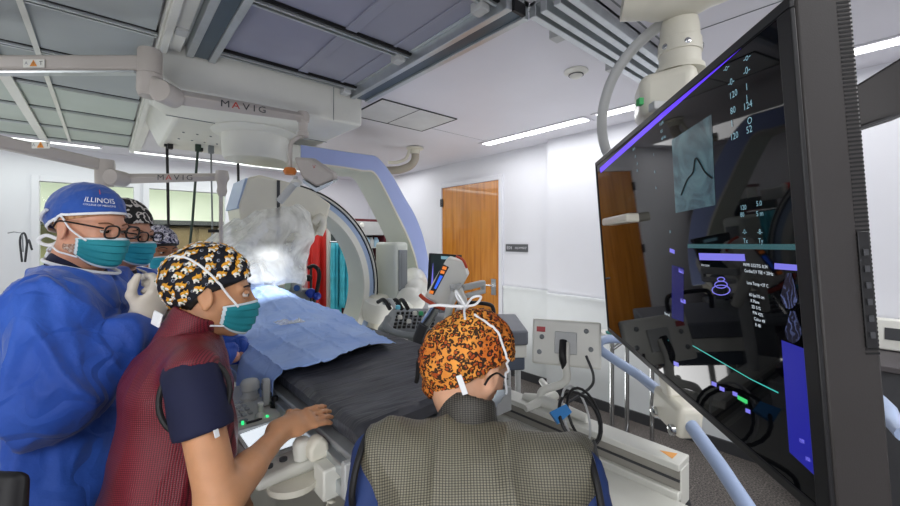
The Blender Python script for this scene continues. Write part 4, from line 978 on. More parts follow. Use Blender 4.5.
# injector head
inj = thing('injector_head', 'white boxy injector head with orange trim and lit side strip on a grey swing arm', 'injector', P(448, 285, 2.200))
d0 = 2.2
A = [P(447, 258, d0), P(462, 262, d0), P(468, 276, d0), P(451, 306, d0), P(444, 308, d0), P(424, 297, d0)]
hd = MB().prism(A, Vector(W(.015, .10, .01))).build('head', M_white, inj, bevel=.012, seg=4)
n2 = -Vector(W(0, 1, 0))*.004
def ip(px, py): return Vector(P(px, py, d0))+n2
pymesh('display_strip', [ip(429, 293), ip(434, 295), ip(449, 267), ip(443, 264)], [(0, 1, 2, 3)], M_black, hd)
pymesh('lit_strip', [ip(434, 288)+n2, ip(436, 289)+n2, ip(443, 276)+n2, ip(440, 275)+n2], [(0, 1, 2, 3)], em('strip blue', '2d6bff', 1.0), hd)
for px, py in ((444, 268), (442, 272), (431, 292)): pymesh('orange_lamp', [ip(px-2, py+1)+n2, ip(px+2, py+2)+n2, ip(px+3, py-1)+n2, ip(px-1, py-2)+n2], [(0, 1, 2, 3)], em('strip orange', 'ff8a30', .9), hd)
M_or = mat('orange trim', 'c9492a', .4)
MB().tube(smooth_path([P(420, 295, d0), P(426, 300, d0-.02), P(437, 306, d0-.02), P(444, 309, d0)]), .011).build('orange_trim', M_or, hd)
MB().tube(smooth_path([P(456, 256, d0+.03), P(463, 260, d0+.03), P(467, 268, d0+.03)]), .007).build('orange_trim', M_or, hd)
MB().cyl(P(436, 306, d0), P(424, 326, d0+.05), .03).build('barrel', M_chrome, inj)
MB().tube([P(424, 324, 2.233), P(418, 338, 2.255), P(420, 360, 2.310)], .03).build('support', M_dgrey, inj)
MB().bar(P(450, 288, 2.167), P(462, 286, 2.167), .04, .035).cyl(P(453, 287, 2.156), P(453, 287, 2.090), .014).build('pivot', M_grey, inj, bevel=.006)
MB().bar(P(462, 288, 2.200), P(484, 283, 2.310), .03, .035).bar(P(466, 296, 2.200), P(484, 291, 2.310), .03, .025).bar(P(483, 281, 2.310), P(483, 293, 2.310), .03, .02).build('swing_arm', M_grey, inj, bevel=.006)
MB().tube([P(457, 289, 2.145), P(462, 300, 2.156), P(468, 318, 2.200)], [.03, .028, .024], n=10).tube([P(456, 292, 2.134), P(450, 305, 2.145), P(446, 324, 2.200)], [.024, .02, .02], n=10).build('yoke', M_white, inj)
MB().cyl(P(462, 310, 2.200), (P(462, 310, 2.200)[0], P(462, 310, 2.200)[1], .08), .025).build('post', M_grey, inj)
MB().box(P(462, 310, 2.200)[0]-.13, P(462, 310, 2.200)[0]+.13, P(462, 310, 2.200)[1]-.13, P(462, 310, 2.200)[1]+.13, .0, .08).build('base', M_mgrey, inj, bevel=.02)

# ------------------------------------------------------------------ background: apron rack, cabinets
M_red = mat('red apron vinyl', 'd6302a', .4, var=.12, vs=5); M_teal = mat('teal apron', '43b3c6', .55, var=.18, vs=9); M_maroon = mat('maroon trim', '5d1f27', .4)
def apron(name, lab, px0, px1, py0, py1, Y, m, ph, cat='apron', grp=None, waves=3):
    a = onY(px0, py0, Y); e = onY(px1, py0, Y); lo = onY((px0+px1)/2, py1, Y)[2]
    vs, fs = [], []; n, q = 40, 14
    for j in range(q+1):
        z = a[2]+(lo-a[2])*j/q
        for i in range(n+1):
            u = i/n; taper = 1-.12*math.exp(-j*1.2)
            x = (a[0]+e[0])/2+(e[0]-a[0])*(u-.5)*taper
            vs.append((x, Y+.03*math.sin(u*waves*6.28+ph)*(.4+j/q)+.01*math.sin(u*17+j*.5), z))
    for j in range(q):
        for i in range(n): A_ = j*(n+1)+i; fs.append((A_, A_+1, A_+n+2, A_+n+1))
    o = pymesh(name, vs, fs, m); o.modifiers.new('s', 'SOLIDIFY').thickness = .012
    return tag(o, lab, cat, grp)
apron('lead_apron', 'bright red hanging apron beside the detector', 311, 327, 221, 315, 5.3, M_red, 0, waves=2)
apron('lead_apron', 'teal apron hanging left on the open rack under the white header', 331, 341, 243, 330, 5.0, M_teal, 1)
apron('lead_apron', 'teal apron hanging right on the open rack, nearest the ring', 341, 354, 243, 307, 4.9, M_teal, 2.4)
rk = thing('apron_rack', 'open white apron rack with a dark red top edge behind the ring', 'rack', onY(345, 300, 5.6))
Y0 = 5.2
def bx_(px0, px1, py0, py1, Y=Y0, dep=.5, b=None):
    a = onY(px0, py1, Y); e = onY(px1, py0, Y)
    b.box(a[0], e[0], Y, Y+dep, a[2] if py1 < 320 else 0.0, onY((px0+px1)/2, py0, Y)[2]); return b
bx_(328, 331, 222, 345, b=MB()).build('side_frame', M_white, rk, bevel=.01)
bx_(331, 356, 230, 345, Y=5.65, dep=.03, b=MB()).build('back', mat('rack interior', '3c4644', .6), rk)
bx_(330, 345, 224, 234, b=MB(), dep=.06).build('header', M_grey, rk, bevel=.01)
b = bx_(354, 357, 240, 345, b=MB(), dep=.4); b.build('red_side', M_maroon, rk)
MB().cyl(onY(330, 242, 5.1), onY(357, 242, 5.1), .012).build('hanger_rail', M_chrome, rk)
wc = thing('supply_cabinet', 'supply cabinet with grey header and dark red frame behind the lavender beam', 'cabinet', onY(365, 300, 5.75))
Y1 = 5.7
bx_(349, 386, 219, 221, Y=Y1, b=MB(), dep=.45).build('top_trim', M_maroon, wc, bevel=.004)
bx_(384, 386, 219, 345, Y=Y1, b=MB(), dep=.45).build('side_trim', M_maroon, wc)
bx_(349, 384, 221, 235, Y=Y1, b=MB(), dep=.35).build('header', M_grey, wc, bevel=.01)
MB().lathe(onY(362, 225, Y1-.01), (0, -1, 0), [(0, .04), (.02, .03)]).build('header_light', M_white, wc)
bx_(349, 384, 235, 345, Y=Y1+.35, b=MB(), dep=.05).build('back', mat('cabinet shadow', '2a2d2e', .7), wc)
for py in (247, 262, 280, 300): bx_(349, 384, py, py+1.5, Y=Y1, b=MB(), dep=.35).build('shelf', M_grey, wc)
for k, px in enumerate((362, 367, 371, 376)):
    q = onY(px, 247, Y1+.1); tag(MB().lathe((q[0], q[1], q[2]-.0), (0, 0, 1), [(0, .05), (.11, .05), (.14, .03), (.16, .028)], n=14).build('supply_bottle', (M_grey, mat('pale blue bottle', '9fc2d6', .4))[k % 2]), 'small bottle on the top shelf of the dark red framed cabinet', 'bottle', 'bottles in the supply cabinet')
pc = thing('pink_cabinet', 'pale pinkish tall cabinet between the detector and the red apron', 'cabinet', onY(303, 300, 5.6))
bx_(298, 309, 234, 330, Y=5.5, b=MB(), dep=.5).build('body', mat('pale pink laminate', 'e3cdd3', .5), pc, bevel=.01)
bx_(303.2, 303.6, 234, 330, Y=5.495, b=MB(), dep=.01).build('door_gap', M_mgrey, pc)
bx_(309, 311, 234, 330, Y=5.45, b=MB(), dep=.5).build('red_edge', M_red, pc)
# anaesthesia / ventilator monitor by the red apron
v = thing('patient_ventilator', 'grey ventilator unit with a small screen at the head of the table', 'ventilator', P(294, 275, 3.9))
MB().hexa([P(290, 292, 3.9), P(302, 292, 3.8), P(302, 292, 4.0), P(290, 292, 4.1), P(293, 267, 3.9), P(302, 268, 3.8), P(302, 268, 4.0), P(293, 267, 4.1)]).build('body', M_grey, v, bevel=.015)
MB().hexa([P(284, 290, 3.9), P(290, 292, 3.88), P(290, 292, 4.0), P(284, 290, 4.0), P(288, 267, 3.9), P(293, 267, 3.88), P(293, 267, 4.0), P(288, 267, 4.0)]).build('side_screen', mat('pale green lcd', 'b5c8b4', .3), v, bevel=.004)
MB().lathe(P(297, 288, 3.82), -Vector(W(0, 1, 0)), [(0, .03), (.01, .03)]).build('badge', mat('badge blue', '3c5f9e', .4), v)
MB().box(P(296, 285, 3.95)[0]-.12, P(296, 285, 3.95)[0]+.12, P(296, 285, 3.95)[1]-.1, P(296, 285, 3.95)[1]+.15, 0, P(296, 290, 3.9)[2]).build('stand', M_mgrey, v, bevel=.01)
pp = thing('infusion_pole', 'dark pole with blue clamp standing in front of the red apron', 'infusion pole', P(312, 290, 3.9))
MB().cyl(P(311, 268, 3.95), (P(311, 268, 3.95)[0], P(311, 268, 3.95)[1], 0.03), .012).build('pole', M_dgrey, pp)
MB().ball(P(311, 293, 3.9), .05, n=12).ball(P(317, 296, 3.9), .04, n=12).bar(P(306, 292, 3.9), P(318, 298, 3.9), .03).build('blue_clamp', mat('clamp blue', '1f3fae', .4), pp)
MB().tube(smooth_path([P(308, 268, 3.9), P(314, 266, 3.9), P(319, 272, 3.9), P(318, 285, 3.9), P(313, 306, 3.9)]), .02).ball(P(309, 278, 3.9), .035, n=10).build('hose', M_black, pp)
tag(MB().obox(Vector(P(273, 273, 3.95)), W(1, .2, 0), W(-.2, 1, 0), (0, 0, 1), .16, .10, .03).build('instrument_box', mat('orange box', 'd07a3c', .5), bevel=.01), 'orange box behind the patient, just under the detector bag', 'box')
tag(MB().obox(Vector(P(262, 285, 3.95))-Vector((0, 0, 0.05)), W(1, .2, 0), W(-.2, 1, 0), (0, 0, 1), .34, .10, .05).build('head_board', M_white, bevel=.02), 'white board at the head end of the table under the detector', 'board')
# ------------------------------------------------------------------ people (built in the camera-aligned frame, then turned into the room)
def rotm(yaw, pitch=0, roll=0):
    y, p, r = [math.radians(a) for a in (yaw, pitch, roll)]
    Rz = np.array([[math.cos(y), -math.sin(y), 0], [math.sin(y), math.cos(y), 0], [0, 0, 1]])
    Ry = np.array([[math.cos(p), 0, math.sin(p)], [0, 1, 0], [-math.sin(p), 0, math.cos(p)]])
    Rx = np.array([[1, 0, 0], [0, math.cos(r), -math.sin(r)], [0, math.sin(r), math.cos(r)]])
    return Rz@Ry@Rx
def skull():
    return [Ell((-.018, 0, .034), (.099, .077, .088)), Ell((.030, 0, -.030), (.066, .060, .085), k=.03),
            Cap((-.005, .045, -.070), (.060, .016, -.104), .022, .018, k=.03), Cap((-.005, -.045, -.070), (.060, -.016, -.104), .022, .018, k=.03),
            Ell((.072, 0, -.100), (.022, .022, .017), k=.02), Ell((.055, .034, -.030), (.03, .024, .026), k=.02), Ell((.055, -.034, -.030), (.03, .024, .026), k=.02)]
def face(nk=1):
    L = skull()
    L += [Cap((.091, 0, .010), (.110, 0, -.026), .007, .0105, k=.012), Ell((.106, .009, -.031), (.009, .008, .007), k=.008), Ell((.106, -.009, -.031), (.009, .008, .007), k=.008),
          Cap((.082, .012, .019), (.072, .048, .018), .009, .008, k=.014), Cap((.082, -.012, .019), (.072, -.048, .018), .009, .008, k=.014)]
    for s in (1, -1):
        L.append(Ell((.099, s*.032, .001), (.017, .017, .011), k=.012, sub=True))
    L += [Cap((.092, -.016, -.060), (.092, .016, -.060), .006, .006, k=.008), Cap((.090, -.013, -.070), (.090, .013, -.070), .007, .007, k=.008)]
    for s in (1, -1):
        Re = rotm(s*14, 0, 0)@rotm(0, -14, 0)
        L += [Ell((-.012, s*.079, -.008), (.020, .009, .033), R=Re, k=.008), Ell((-.008, s*.089, -.004), (.010, .006, .018), R=Re, k=.008, sub=True), Ell((-.008, s*.079, -.036), (.008, .007, .010), k=.008)]
    L.append(Cap((-.030, 0, -.060), (-.030-.022*nk, 0, -.060-.115*nk), .055, .055+.003*nk, k=.03))
    return L
def trace(prims, O_, D_, off, start=.24):
    r = np.full(len(O_), start)
    for _ in range(26):
        Q = [(O_[:, i]+D_[:, i]*r) for i in range(3)]; d = evalp(prims, Q)-off; r = r-np.maximum(d, -.01)*.9
    return O_+D_*r[:, None]
class Head:
    def __init__(s, T, yaw, pitch=0, roll=0, sc=1, nk=1):
        s.nk = nk
        s.T = np.array(T); s.R = rotm(yaw, pitch, roll); s.sc = sc
        M = Matrix.Identity(4)
        for i in range(3):
            for j in range(3): M[i][j] = float(s.R[i, j]*sc)
            M[i][3] = float(T[i])
        s.M = CAM @ M
    def prims(s): return xform(face(s.nk), s.R, s.T, s.sc)
    def w(s, V): return camv((np.asarray(V)@s.R.T)*s.sc+s.T)
    def shell(s, name, m, parent, lo, off, c0=(-.012, 0, .02), th=(0, 360), n=96, q=34, top=90, solid=.002, disp=None, mi=None):
        full = th[1]-th[0] >= 360; D = []; nn = n if full else n+1
        for j in range(q+1):
            for i in range(nn):
                a = math.radians(th[0]+(th[1]-th[0])*i/n); l = lo(math.degrees(a)); tp = top(math.degrees(a)) if callable(top) else top
                e = math.radians(tp+(l-tp)*j/q); D.append((math.cos(e)*math.cos(a), math.cos(e)*math.sin(a), math.sin(e)))
        D = np.array(D); O_ = np.tile(np.array(c0), (len(D), 1)); of = np.array([off(d) for d in D]) if callable(off) else off
        V = trace(skull(), O_, D, of)
        if disp: V = V+D*np.array([disp(v) for v in V])[:, None]
        fs = []
        for j in range(q):
            for i in range(n if full else n): fs.append((j*nn+i, j*nn+(i+1) % nn, (j+1)*nn+(i+1) % nn, (j+1)*nn+i) if full else (j*nn+i, j*nn+i+1, (j+1)*nn+i+1, (j+1)*nn+i))
        o = pymesh(name, s.w(V), fs, m, parent, mi=[mi(f//n, q) for f in range(len(fs))] if mi else None)
        md = o.modifiers.new('s', 'SOLIDIFY'); md.thickness = solid; md.offset = 1
        s.last = V; return o
    def mask(s, parent, m, mt):
        P_ = skull()+[Ell((.080, 0, -.045), (.036, .030, .055), k=.03)]
        n, q = 44, 30; O_, D = [], []
        for j in range(q+1):
            for i in range(n+1):
                a = -66+132*i/n; u = abs(a)/66; t = j/q
                zt = -.014-.018*u**1.5; zb = -.120+.040*u**2; z = zt+(zb-zt)*t; a = math.radians(a)
                O_.append((.0, 0, z)); D.append((math.cos(a), math.sin(a), 0))
        O_, D = np.array(O_), np.array(D); V = trace(P_, O_, D, .0085, start=.2)
        G = V.reshape(q+1, n+1, 3)
        for _ in range(5): G[1:-1, 1:-1] = (G[:-2, 1:-1]+G[2:, 1:-1]+G[1:-1, :-2]+G[1:-1, 2:]+G[1:-1, 1:-1]*2)/6
        for j in range(q+1):
            pl = .0065*((j/q*4.2) % 1)*(1 if 3 < j < q-3 else 0); G[j, :, 0] += pl*np.cos(np.linspace(-1.2, 1.2, n+1))
        V = G.reshape(-1, 3); fs = [(j*(n+1)+i, j*(n+1)+i+1, (j+1)*(n+1)+i+1, (j+1)*(n+1)+i) for j in range(q) for i in range(n)]
        mi = [1 if (j < 2 or j > q-3 or i < 2 or i > n-3) else 0 for j in range(q) for i in range(n)]
        o = pymesh('face_mask', s.w(V), fs, [m, mt], parent, mi=mi); md = o.modifiers.new('s', 'SOLIDIFY'); md.thickness = .002; md.offset = 1
        s.mk = G; return o
    def strap(s, pts, off, parent, m, r=.0028, name='strap', flat=True):
        P_ = smooth_path(pts, 8); c = np.array((-.012, 0, .0)); D = np.array([tuple(p) for p in P_])-c; D /= np.linalg.norm(D, axis=1)[:, None]
        of = off if not callable(off) else np.array([off(d) for d in D])
        V = trace(skull()+[Cap((-.030, 0, -.060), (-.052, 0, -.175), .055, .058, k=.03)], np.tile(c, (len(D), 1)), D, of)
        W_ = s.w(V); return MB().tube([Vector(v) for v in W_], r*s.sc, n=8).build(name, m, parent)
    def mb(s): return MB(s.M)
def hand(w, d, n, curl=(.35, .35, .3), sc=1, thumb=1, spread=.12, tcurl=.3):
    # w wrist, d pointing direction, n palm normal; thumb=+1/-1 picks the side d x n
    w, d, n = A3(w), A3(d)/np.linalg.norm(d), A3(n); n = n-d*(n@d); n /= np.linalg.norm(n); s = np.cross(d, n)*thumb; out = []
    out.append(Cap(w-d*.02, w+d*.03*sc, .026*sc, .024*sc, side=s, sc=1.25, k=.02))
    out.append(Cap(w+d*.03*sc, w+d*.082*sc, .0145*sc, .0135*sc, side=s, sc=2.7, k=.018))
    out.append(Cap(w+d*.02*sc+s*.020*sc+n*.008, w+d*.05*sc+s*.026*sc+n*.012, .016*sc, .012*sc, k=.015))
    for o, L, cc in ((.031, .072, .9), (.0105, .081, 1.0), (-.0105, .075, 1.1), (-.030, .059, 1.25)):
        p = w+d*.085*sc+s*o*sc*1.0; a = 0
        dd = d+s*o*spread*10*.35; dd /= np.linalg.norm(dd)
        for seg, (f_, rr) in enumerate(((.45, .0088), (.31, .0080), (.26, .0072))):
            a += curl[seg]*cc; v = dd*math.cos(a)+n*math.sin(a); q = p+v*L*f_*sc
            out.append(Cap(p, q, rr*sc, (rr-.0008)*sc, k=.006)); p = q
    p = w+d*.028*sc+s*.032*sc+n*.008*sc
    for L, r_, v in ((.038, .0115, s*.75+d*.6+n*.35), (.031, .0100, s*(.45-tcurl)+d*.8+n*.45), (.026, .0088, s*(.2-tcurl)+d*.9+n*.4)):
        v = v/np.linalg.norm(v); q = p+v*L*sc; out.append(Cap(p, q, r_*sc, (r_-.001)*sc, k=.008)); p = q
    return out
V3 = lambda *a: np.array(a, float)
def skin(name, c): return mat(name, c, .48, var=.07, vs=25, sss=.12, bump=.08, bs=300)
S_tan = skin('skin tan', 'c08c66'); S_pink = skin('skin pink', 'cf987c'); S_fair = skin('skin fair', 'd3a384'); S_brown = skin('skin brown', '9c6a4c')
def gownmat(k):
    o = k.obj(); n = k.new('ShaderNodeTexNoise', i_Scale=3.0, i_Detail=6.0, i_Distortion=.5); k.link(o, n.inputs['Vector'])
    r = k.ramp(n.outputs[0], [(.3, srgb('173f96')), (.55, srgb('1f4fae')), (.8, srgb('2c60c2'))]); k.link(r.outputs[0], k.b.inputs['Base Color'])
    v = k.new('ShaderNodeTexVoronoi', i_Scale=8.0, feature='DISTANCE_TO_EDGE'); n3 = k.new('ShaderNodeTexNoise', i_Scale=4.0); k.link(o, n3.inputs['Vector'])
    mx = k.new('ShaderNodeMix', data_type='VECTOR'); mx.inputs[0].default_value = .25; k.link(o, mx.inputs[4]); k.link(n3.outputs[1], mx.inputs[5]); k.link(mx.outputs[1], v.inputs['Vector'])
    n4 = k.new('ShaderNodeTexNoise', i_Scale=18.0, i_Detail=6.0); k.link(o, n4.inputs['Vector'])
    k.bump(k.math('ADD', k.math('MULTIPLY', k.math('MINIMUM', v.outputs[0], .12), 3.0), k.math('MULTIPLY', n4.outputs[0], .5)), .75, .016)
M_gown = cmat('blue gown fabric', gownmat, rough=.62, sheen=.2)
def meshmat(name, a, b_, scale, dirs=('X', 'Z')):
    def fn(k):
        o = k.obj(); sp = k.new('ShaderNodeSeparateXYZ'); k.link(o, sp.inputs[0])
        # diagonal weave: cells in two crossing directions
        u = k.math('ADD', k.math('MULTIPLY', sp.outputs[0], .75), k.math('MULTIPLY', sp.outputs[1], -.66)); w_ = k.math('ADD', sp.outputs[2], k.math('MULTIPLY', k.math('ADD', k.math('MULTIPLY', sp.outputs[0], .66), k.math('MULTIPLY', sp.outputs[1], .75)), .9))
        s1 = k.math('SINE', k.math('MULTIPLY', u, scale)); s2 = k.math('SINE', k.math('MULTIPLY', w_, scale))
        pr = k.math('MULTIPLY', s1, s2); pr = k.math('ABSOLUTE', pr)
        r = k.ramp(pr, [(.15, srgb(a)), (.55, srgb(b_))])
        n = k.new('ShaderNodeTexNoise', i_Scale=4.0, i_Detail=3.0); k.link(o, n.inputs['Vector']); rr = k.ramp(n.outputs[0], [(.3, (.75, .75, .75)), (.7, (1.15, 1.15, 1.15))])
        mx = k.new('ShaderNodeMix', data_type='RGBA', blend_type='MULTIPLY'); mx.inputs[0].default_value = 1; k.link(r.outputs[0], mx.inputs[6]); k.link(rr.outputs[0], mx.inputs[7])
        k.link(mx.outputs[2], k.b.inputs['Base Color']); k.bump(pr, .4, .002)
    return cmat(name, fn, rough=.42)
M_redv = meshmat('crimson apron weave', '3f0a16', '82202f', 700)
M_greyv = meshmat('grey apron weave', '3f3d35', '827e6c', 560)
M_navy = mat('navy scrubs', '0f1433', .8, var=.15, vs=8)
M_navyb = mat('blue sleeve fabric', '1e3569', .7, var=.15, vs=8)
M_bind = mat('black binding', '121214', .6, var=.1)
M_mask = mat('teal mask fabric', '1f8792', .7, var=.06, vs=20, bump=.15, bs=200)
M_mask2 = mat('bright teal mask fabric', '27a0b3', .7, var=.06, vs=20, bump=.15, bs=200)
M_mtrim = mat('mask white edge', 'cfdde2', .7, var=.03)
M_tie = mat('white tie', 'e6e8ea', .7, var=.04)
M_capb = mat('blue surgical cap', '2450a3', .8, var=.10, vs=10, sheen=.3, bump=.3, bs=45, bd=.006)
M_glove = mat('latex glove', 'd8cfc0', .5, var=.05, vs=20, bump=.15, bs=60)
M_cuff = mat('knit cuff', 'd9dcdc', .85, var=.05, bump=.4, bs=120)
M_eyew = mat('eye white', 'c4bcb6', .25, var=0); M_iris = mat('dark iris', '26170f', .15, var=0)
M_hairb = mat('black hair', '17120f', .5, var=.3, vs=60, bump=.5, bs=200)
def fairhair(k):
    o = k.obj(); mp = k.new('ShaderNodeMapping'); mp.inputs['Scale'].default_value = (70, 70, 9); k.link(o, mp.inputs[0])
    n = k.new('ShaderNodeTexNoise', i_Scale=1.5, i_Detail=4.0); k.link(mp.outputs[0], n.inputs['Vector'])
    r = k.ramp(n.outputs[0], [(.3, srgb('8a5c38')), (.7, srgb('c99a6c'))]); k.link(r.outputs[0], k.b.inputs['Base Color']); k.bump(n.outputs[0], .5, .003)
M_hairf = cmat('fair hair', fairhair, rough=.5)
def leopard(k):
    o = k.obj(); n = k.new('ShaderNodeTexNoise', i_Scale=60.0, i_Detail=2.0); k.link(o, n.inputs['Vector'])
    mx = k.new('ShaderNodeMix', data_type='VECTOR'); mx.inputs[0].default_value = .012; k.link(o, mx.inputs[4]); k.link(n.outputs[1], mx.inputs[5])
    v = k.new('ShaderNodeTexVoronoi', i_Scale=92.0); k.link(mx.outputs[1], v.inputs['Vector'])
    n2 = k.new('ShaderNodeTexNoise', i_Scale=9.0); k.link(o, n2.inputs['Vector'])
    base = k.ramp(n2.outputs[0], [(.35, srgb('c8681c')), (.6, srgb('f0a445'))])
    ring = k.ramp(v.outputs['Distance'], [(.0, (.45, .17, .04)), (.30, (.50, .20, .05)), (.35, (0, 0, 0)), (.58, (0, 0, 0)), (.62, (1, 1, 1))])
    n3 = k.new('ShaderNodeTexNoise', i_Scale=130.0); k.link(o, n3.inputs['Vector'])
    gap = k.ramp(n3.outputs[0], [(.59, (0, 0, 0)), (.62, (1, 1, 1))])
    r2 = k.mix(gap.outputs[0], ring.outputs[0], (1, 1, 1, 1))
    m3 = k.new('ShaderNodeMix', data_type='RGBA', blend_type='MULTIPLY'); m3.inputs[0].default_value = .96
    k.link(base.outputs[0], m3.inputs[6]); k.link(r2, m3.inputs[7]); k.link(m3.outputs[2], k.b.inputs['Base Color'])
M_leo = cmat('leopard print cap', leopard, rough=.75)
def camo(name, stops, sc):
    def fn(k):
        o = k.obj(); n = k.new('ShaderNodeTexNoise', i_Scale=sc, i_Detail=1.0); k.link(o, n.inputs['Vector'])
        r = k.ramp(n.outputs[0], [(p, srgb(c)) for p, c in stops], 'CONSTANT'); k.link(r.outputs[0], k.b.inputs['Base Color'])
    return cmat(name, fn, rough=.8)
M_cap2 = camo('black white print cap', [(0, '1d1c1c'), (.5, 'c9c3bd'), (.60, '2b2928')], 38)
M_cap3 = camo('grey floral print cap', [(0, '2b2c45'), (.44, 'bfc0cc'), (.52, '6c5f74'), (.6, 'd9d7dc')], 75)
M_capn = mat('navy print cap', '11141f', .8, var=.2, vs=30, bump=.2, bs=60)

def eyes(h, parent, brow=None, sk=None):
    for s in (1, -1):
        c = (.0830, s*.032, .001)
        e = h.mb().ball(c, .0115, n=18).build('eye', M_eyew, parent)
        h.mb().lathe((c[0]+.0101, c[1], c[2]), (1, 0, 0), [(-.0012, .0068), (.0010, .0062), (.0019, .002)], n=14).build('iris', M_iris, e)
        for lo_, hi_ in ((16, 90), (-90, -26)):
            b = h.mb(); rr = .0131; rows = []
            for a in range(9):
                el = math.radians(lo_+(hi_-lo_)*a/8); rows.append([b.v((c[0]+rr*math.cos(el)*math.cos(t)-.0004, c[1]+rr*1.12*math.cos(el)*math.sin(t), c[2]+rr*math.sin(el))) for t in [math.radians(-100+200*k/16) for k in range(17)]])
            for A_, B_ in zip(rows, rows[1:]):
                for k in range(16): b._f([A_[k], A_[k+1], B_[k+1], B_[k]])
            b.build('eyelid', sk or S_fair, parent)
        if brow: h.mb().tube(smooth_path([(.0950, s*.013, .021), (.0915, s*.032, .028), (.076, s*.050, .023)]), [.0015]+[.0024]*11+[.0012], n=6).build('eyebrow', brow, parent)
        h.mb().tube(smooth_path([(.0940, s*.021, .0035), (.0950, s*.032, .0056), (.0855, s*.0455, .003)]), .0010, n=6).build('eyelash', M_hairb, parent)
def glasses(h, parent, m, y=.036, z=.003):
    g_ = h.mb(); 
    for s in (1, -1):
        pts = []
        for k in range(25):
            a = 2*math.pi*k/24; c_, s_ = math.cos(a), math.sin(a)
            pts.append((.120-.010*abs(c_*.5*s+.5*s) , s*y+.029*math.copysign(abs(c_)**.7, c_), z+.0195*math.copysign(abs(s_)**.8, s_)))
        g_.tube(pts, .0029, n=8)
        g_.tube(smooth_path([(.108, s*.058, z+.010), (.09, s*.074, z+.012), (.03, s*.083, z+.012), (-.02, s*.085, z+.008), (-.035, s*.084, z-.012)]), .0028, n=8)
    g_.tube(smooth_path([(.119, .009, z+.004), (.123, 0, z+.006), (.119, -.009, z+.004)]), .003, n=8)
    go = g_.build('eyeglasses', m, parent)
    for s in (1, -1):
        v = [(.1185-.010*abs(math.cos(a)*.5*s+.5*s), s*y+.028*math.copysign(abs(math.cos(a))**.7, math.cos(a)), z+.0185*math.copysign(abs(math.sin(a))**.8, math.sin(a))) for a in [2*math.pi*k/24 for k in range(24)]]
        l = h.mb(); l.prism(v, (.0008, 0, 0)); l.build('lens', M_lens, go)
M_lens = mat('spectacle lens', 'ffffff', .05, var=0, trans=1, ior=1.05)
M_frame = mat('dark spectacle frame', '17110f', .3, var=.1)

def legs(prims, pel, f, l, kneef=0, kz=.5, off=.09, seat=False):
    for s in (1, -1):
        hip = pel+l*off*s-V3(0, 0, .04)
        if seat: knee = hip+f*.42-V3(0, 0, .03); ank = knee+f*.02; ank[2] = .09
        else: knee = hip*1.0; knee[2] = kz; knee = knee+f*.03; ank = knee.copy()-f*.03; ank[2] = .09
        prims += [Cap(hip, knee, .085, .058, k=.03), Cap(knee, ank, .056, .038, k=.02), Cap(ank-V3(0, 0, .045), ank+f*.13-V3(0, 0, .055), .036, .03, k=.02)]
    return prims
def shoes(person, pel, f, l, m, seat=False, off=.09, kz=.5):
    P_ = []
    for s in (1, -1):
        hip = pel+l*off*s-V3(0, 0, .04)
        if seat: knee = hip+f*.42-V3(0, 0, .03); ank = knee+f*.02; ank[2] = .09
        else: knee = hip*1.0; knee[2] = kz; knee = knee+f*.03; ank = knee.copy()-f*.03; ank[2] = .09
        P_ = [Cap(ank-V3(0, 0, .04)-f*.02, ank+f*.14-V3(0, 0, .05), .048, .040, k=.02)]
        sdf_obj('shoe', P_, m, person, h=.008, cut=lambda Q: .004-Q[2])
def root_person(T, label):
    w_ = W(float(T[0]), float(T[1]), 0)
    return thing('person', label, 'person', (w_[0], w_[1], 0))
def ringtube(c, n, u, a, b_, r, N=36, wob=None):
    c, n, u = Vector(c), Vector(n).normalized(), Vector(u); u = (u-n*u.dot(n)).normalized(); v = n.cross(u)
    return MB(CAM).tube([c+u*a*math.cos(2*math.pi*k/N)+v*b_*math.sin(2*math.pi*k/N)+(n*wob(2*math.pi*k/N) if wob else Vector()) for k in range(N+1)], r, n=8)

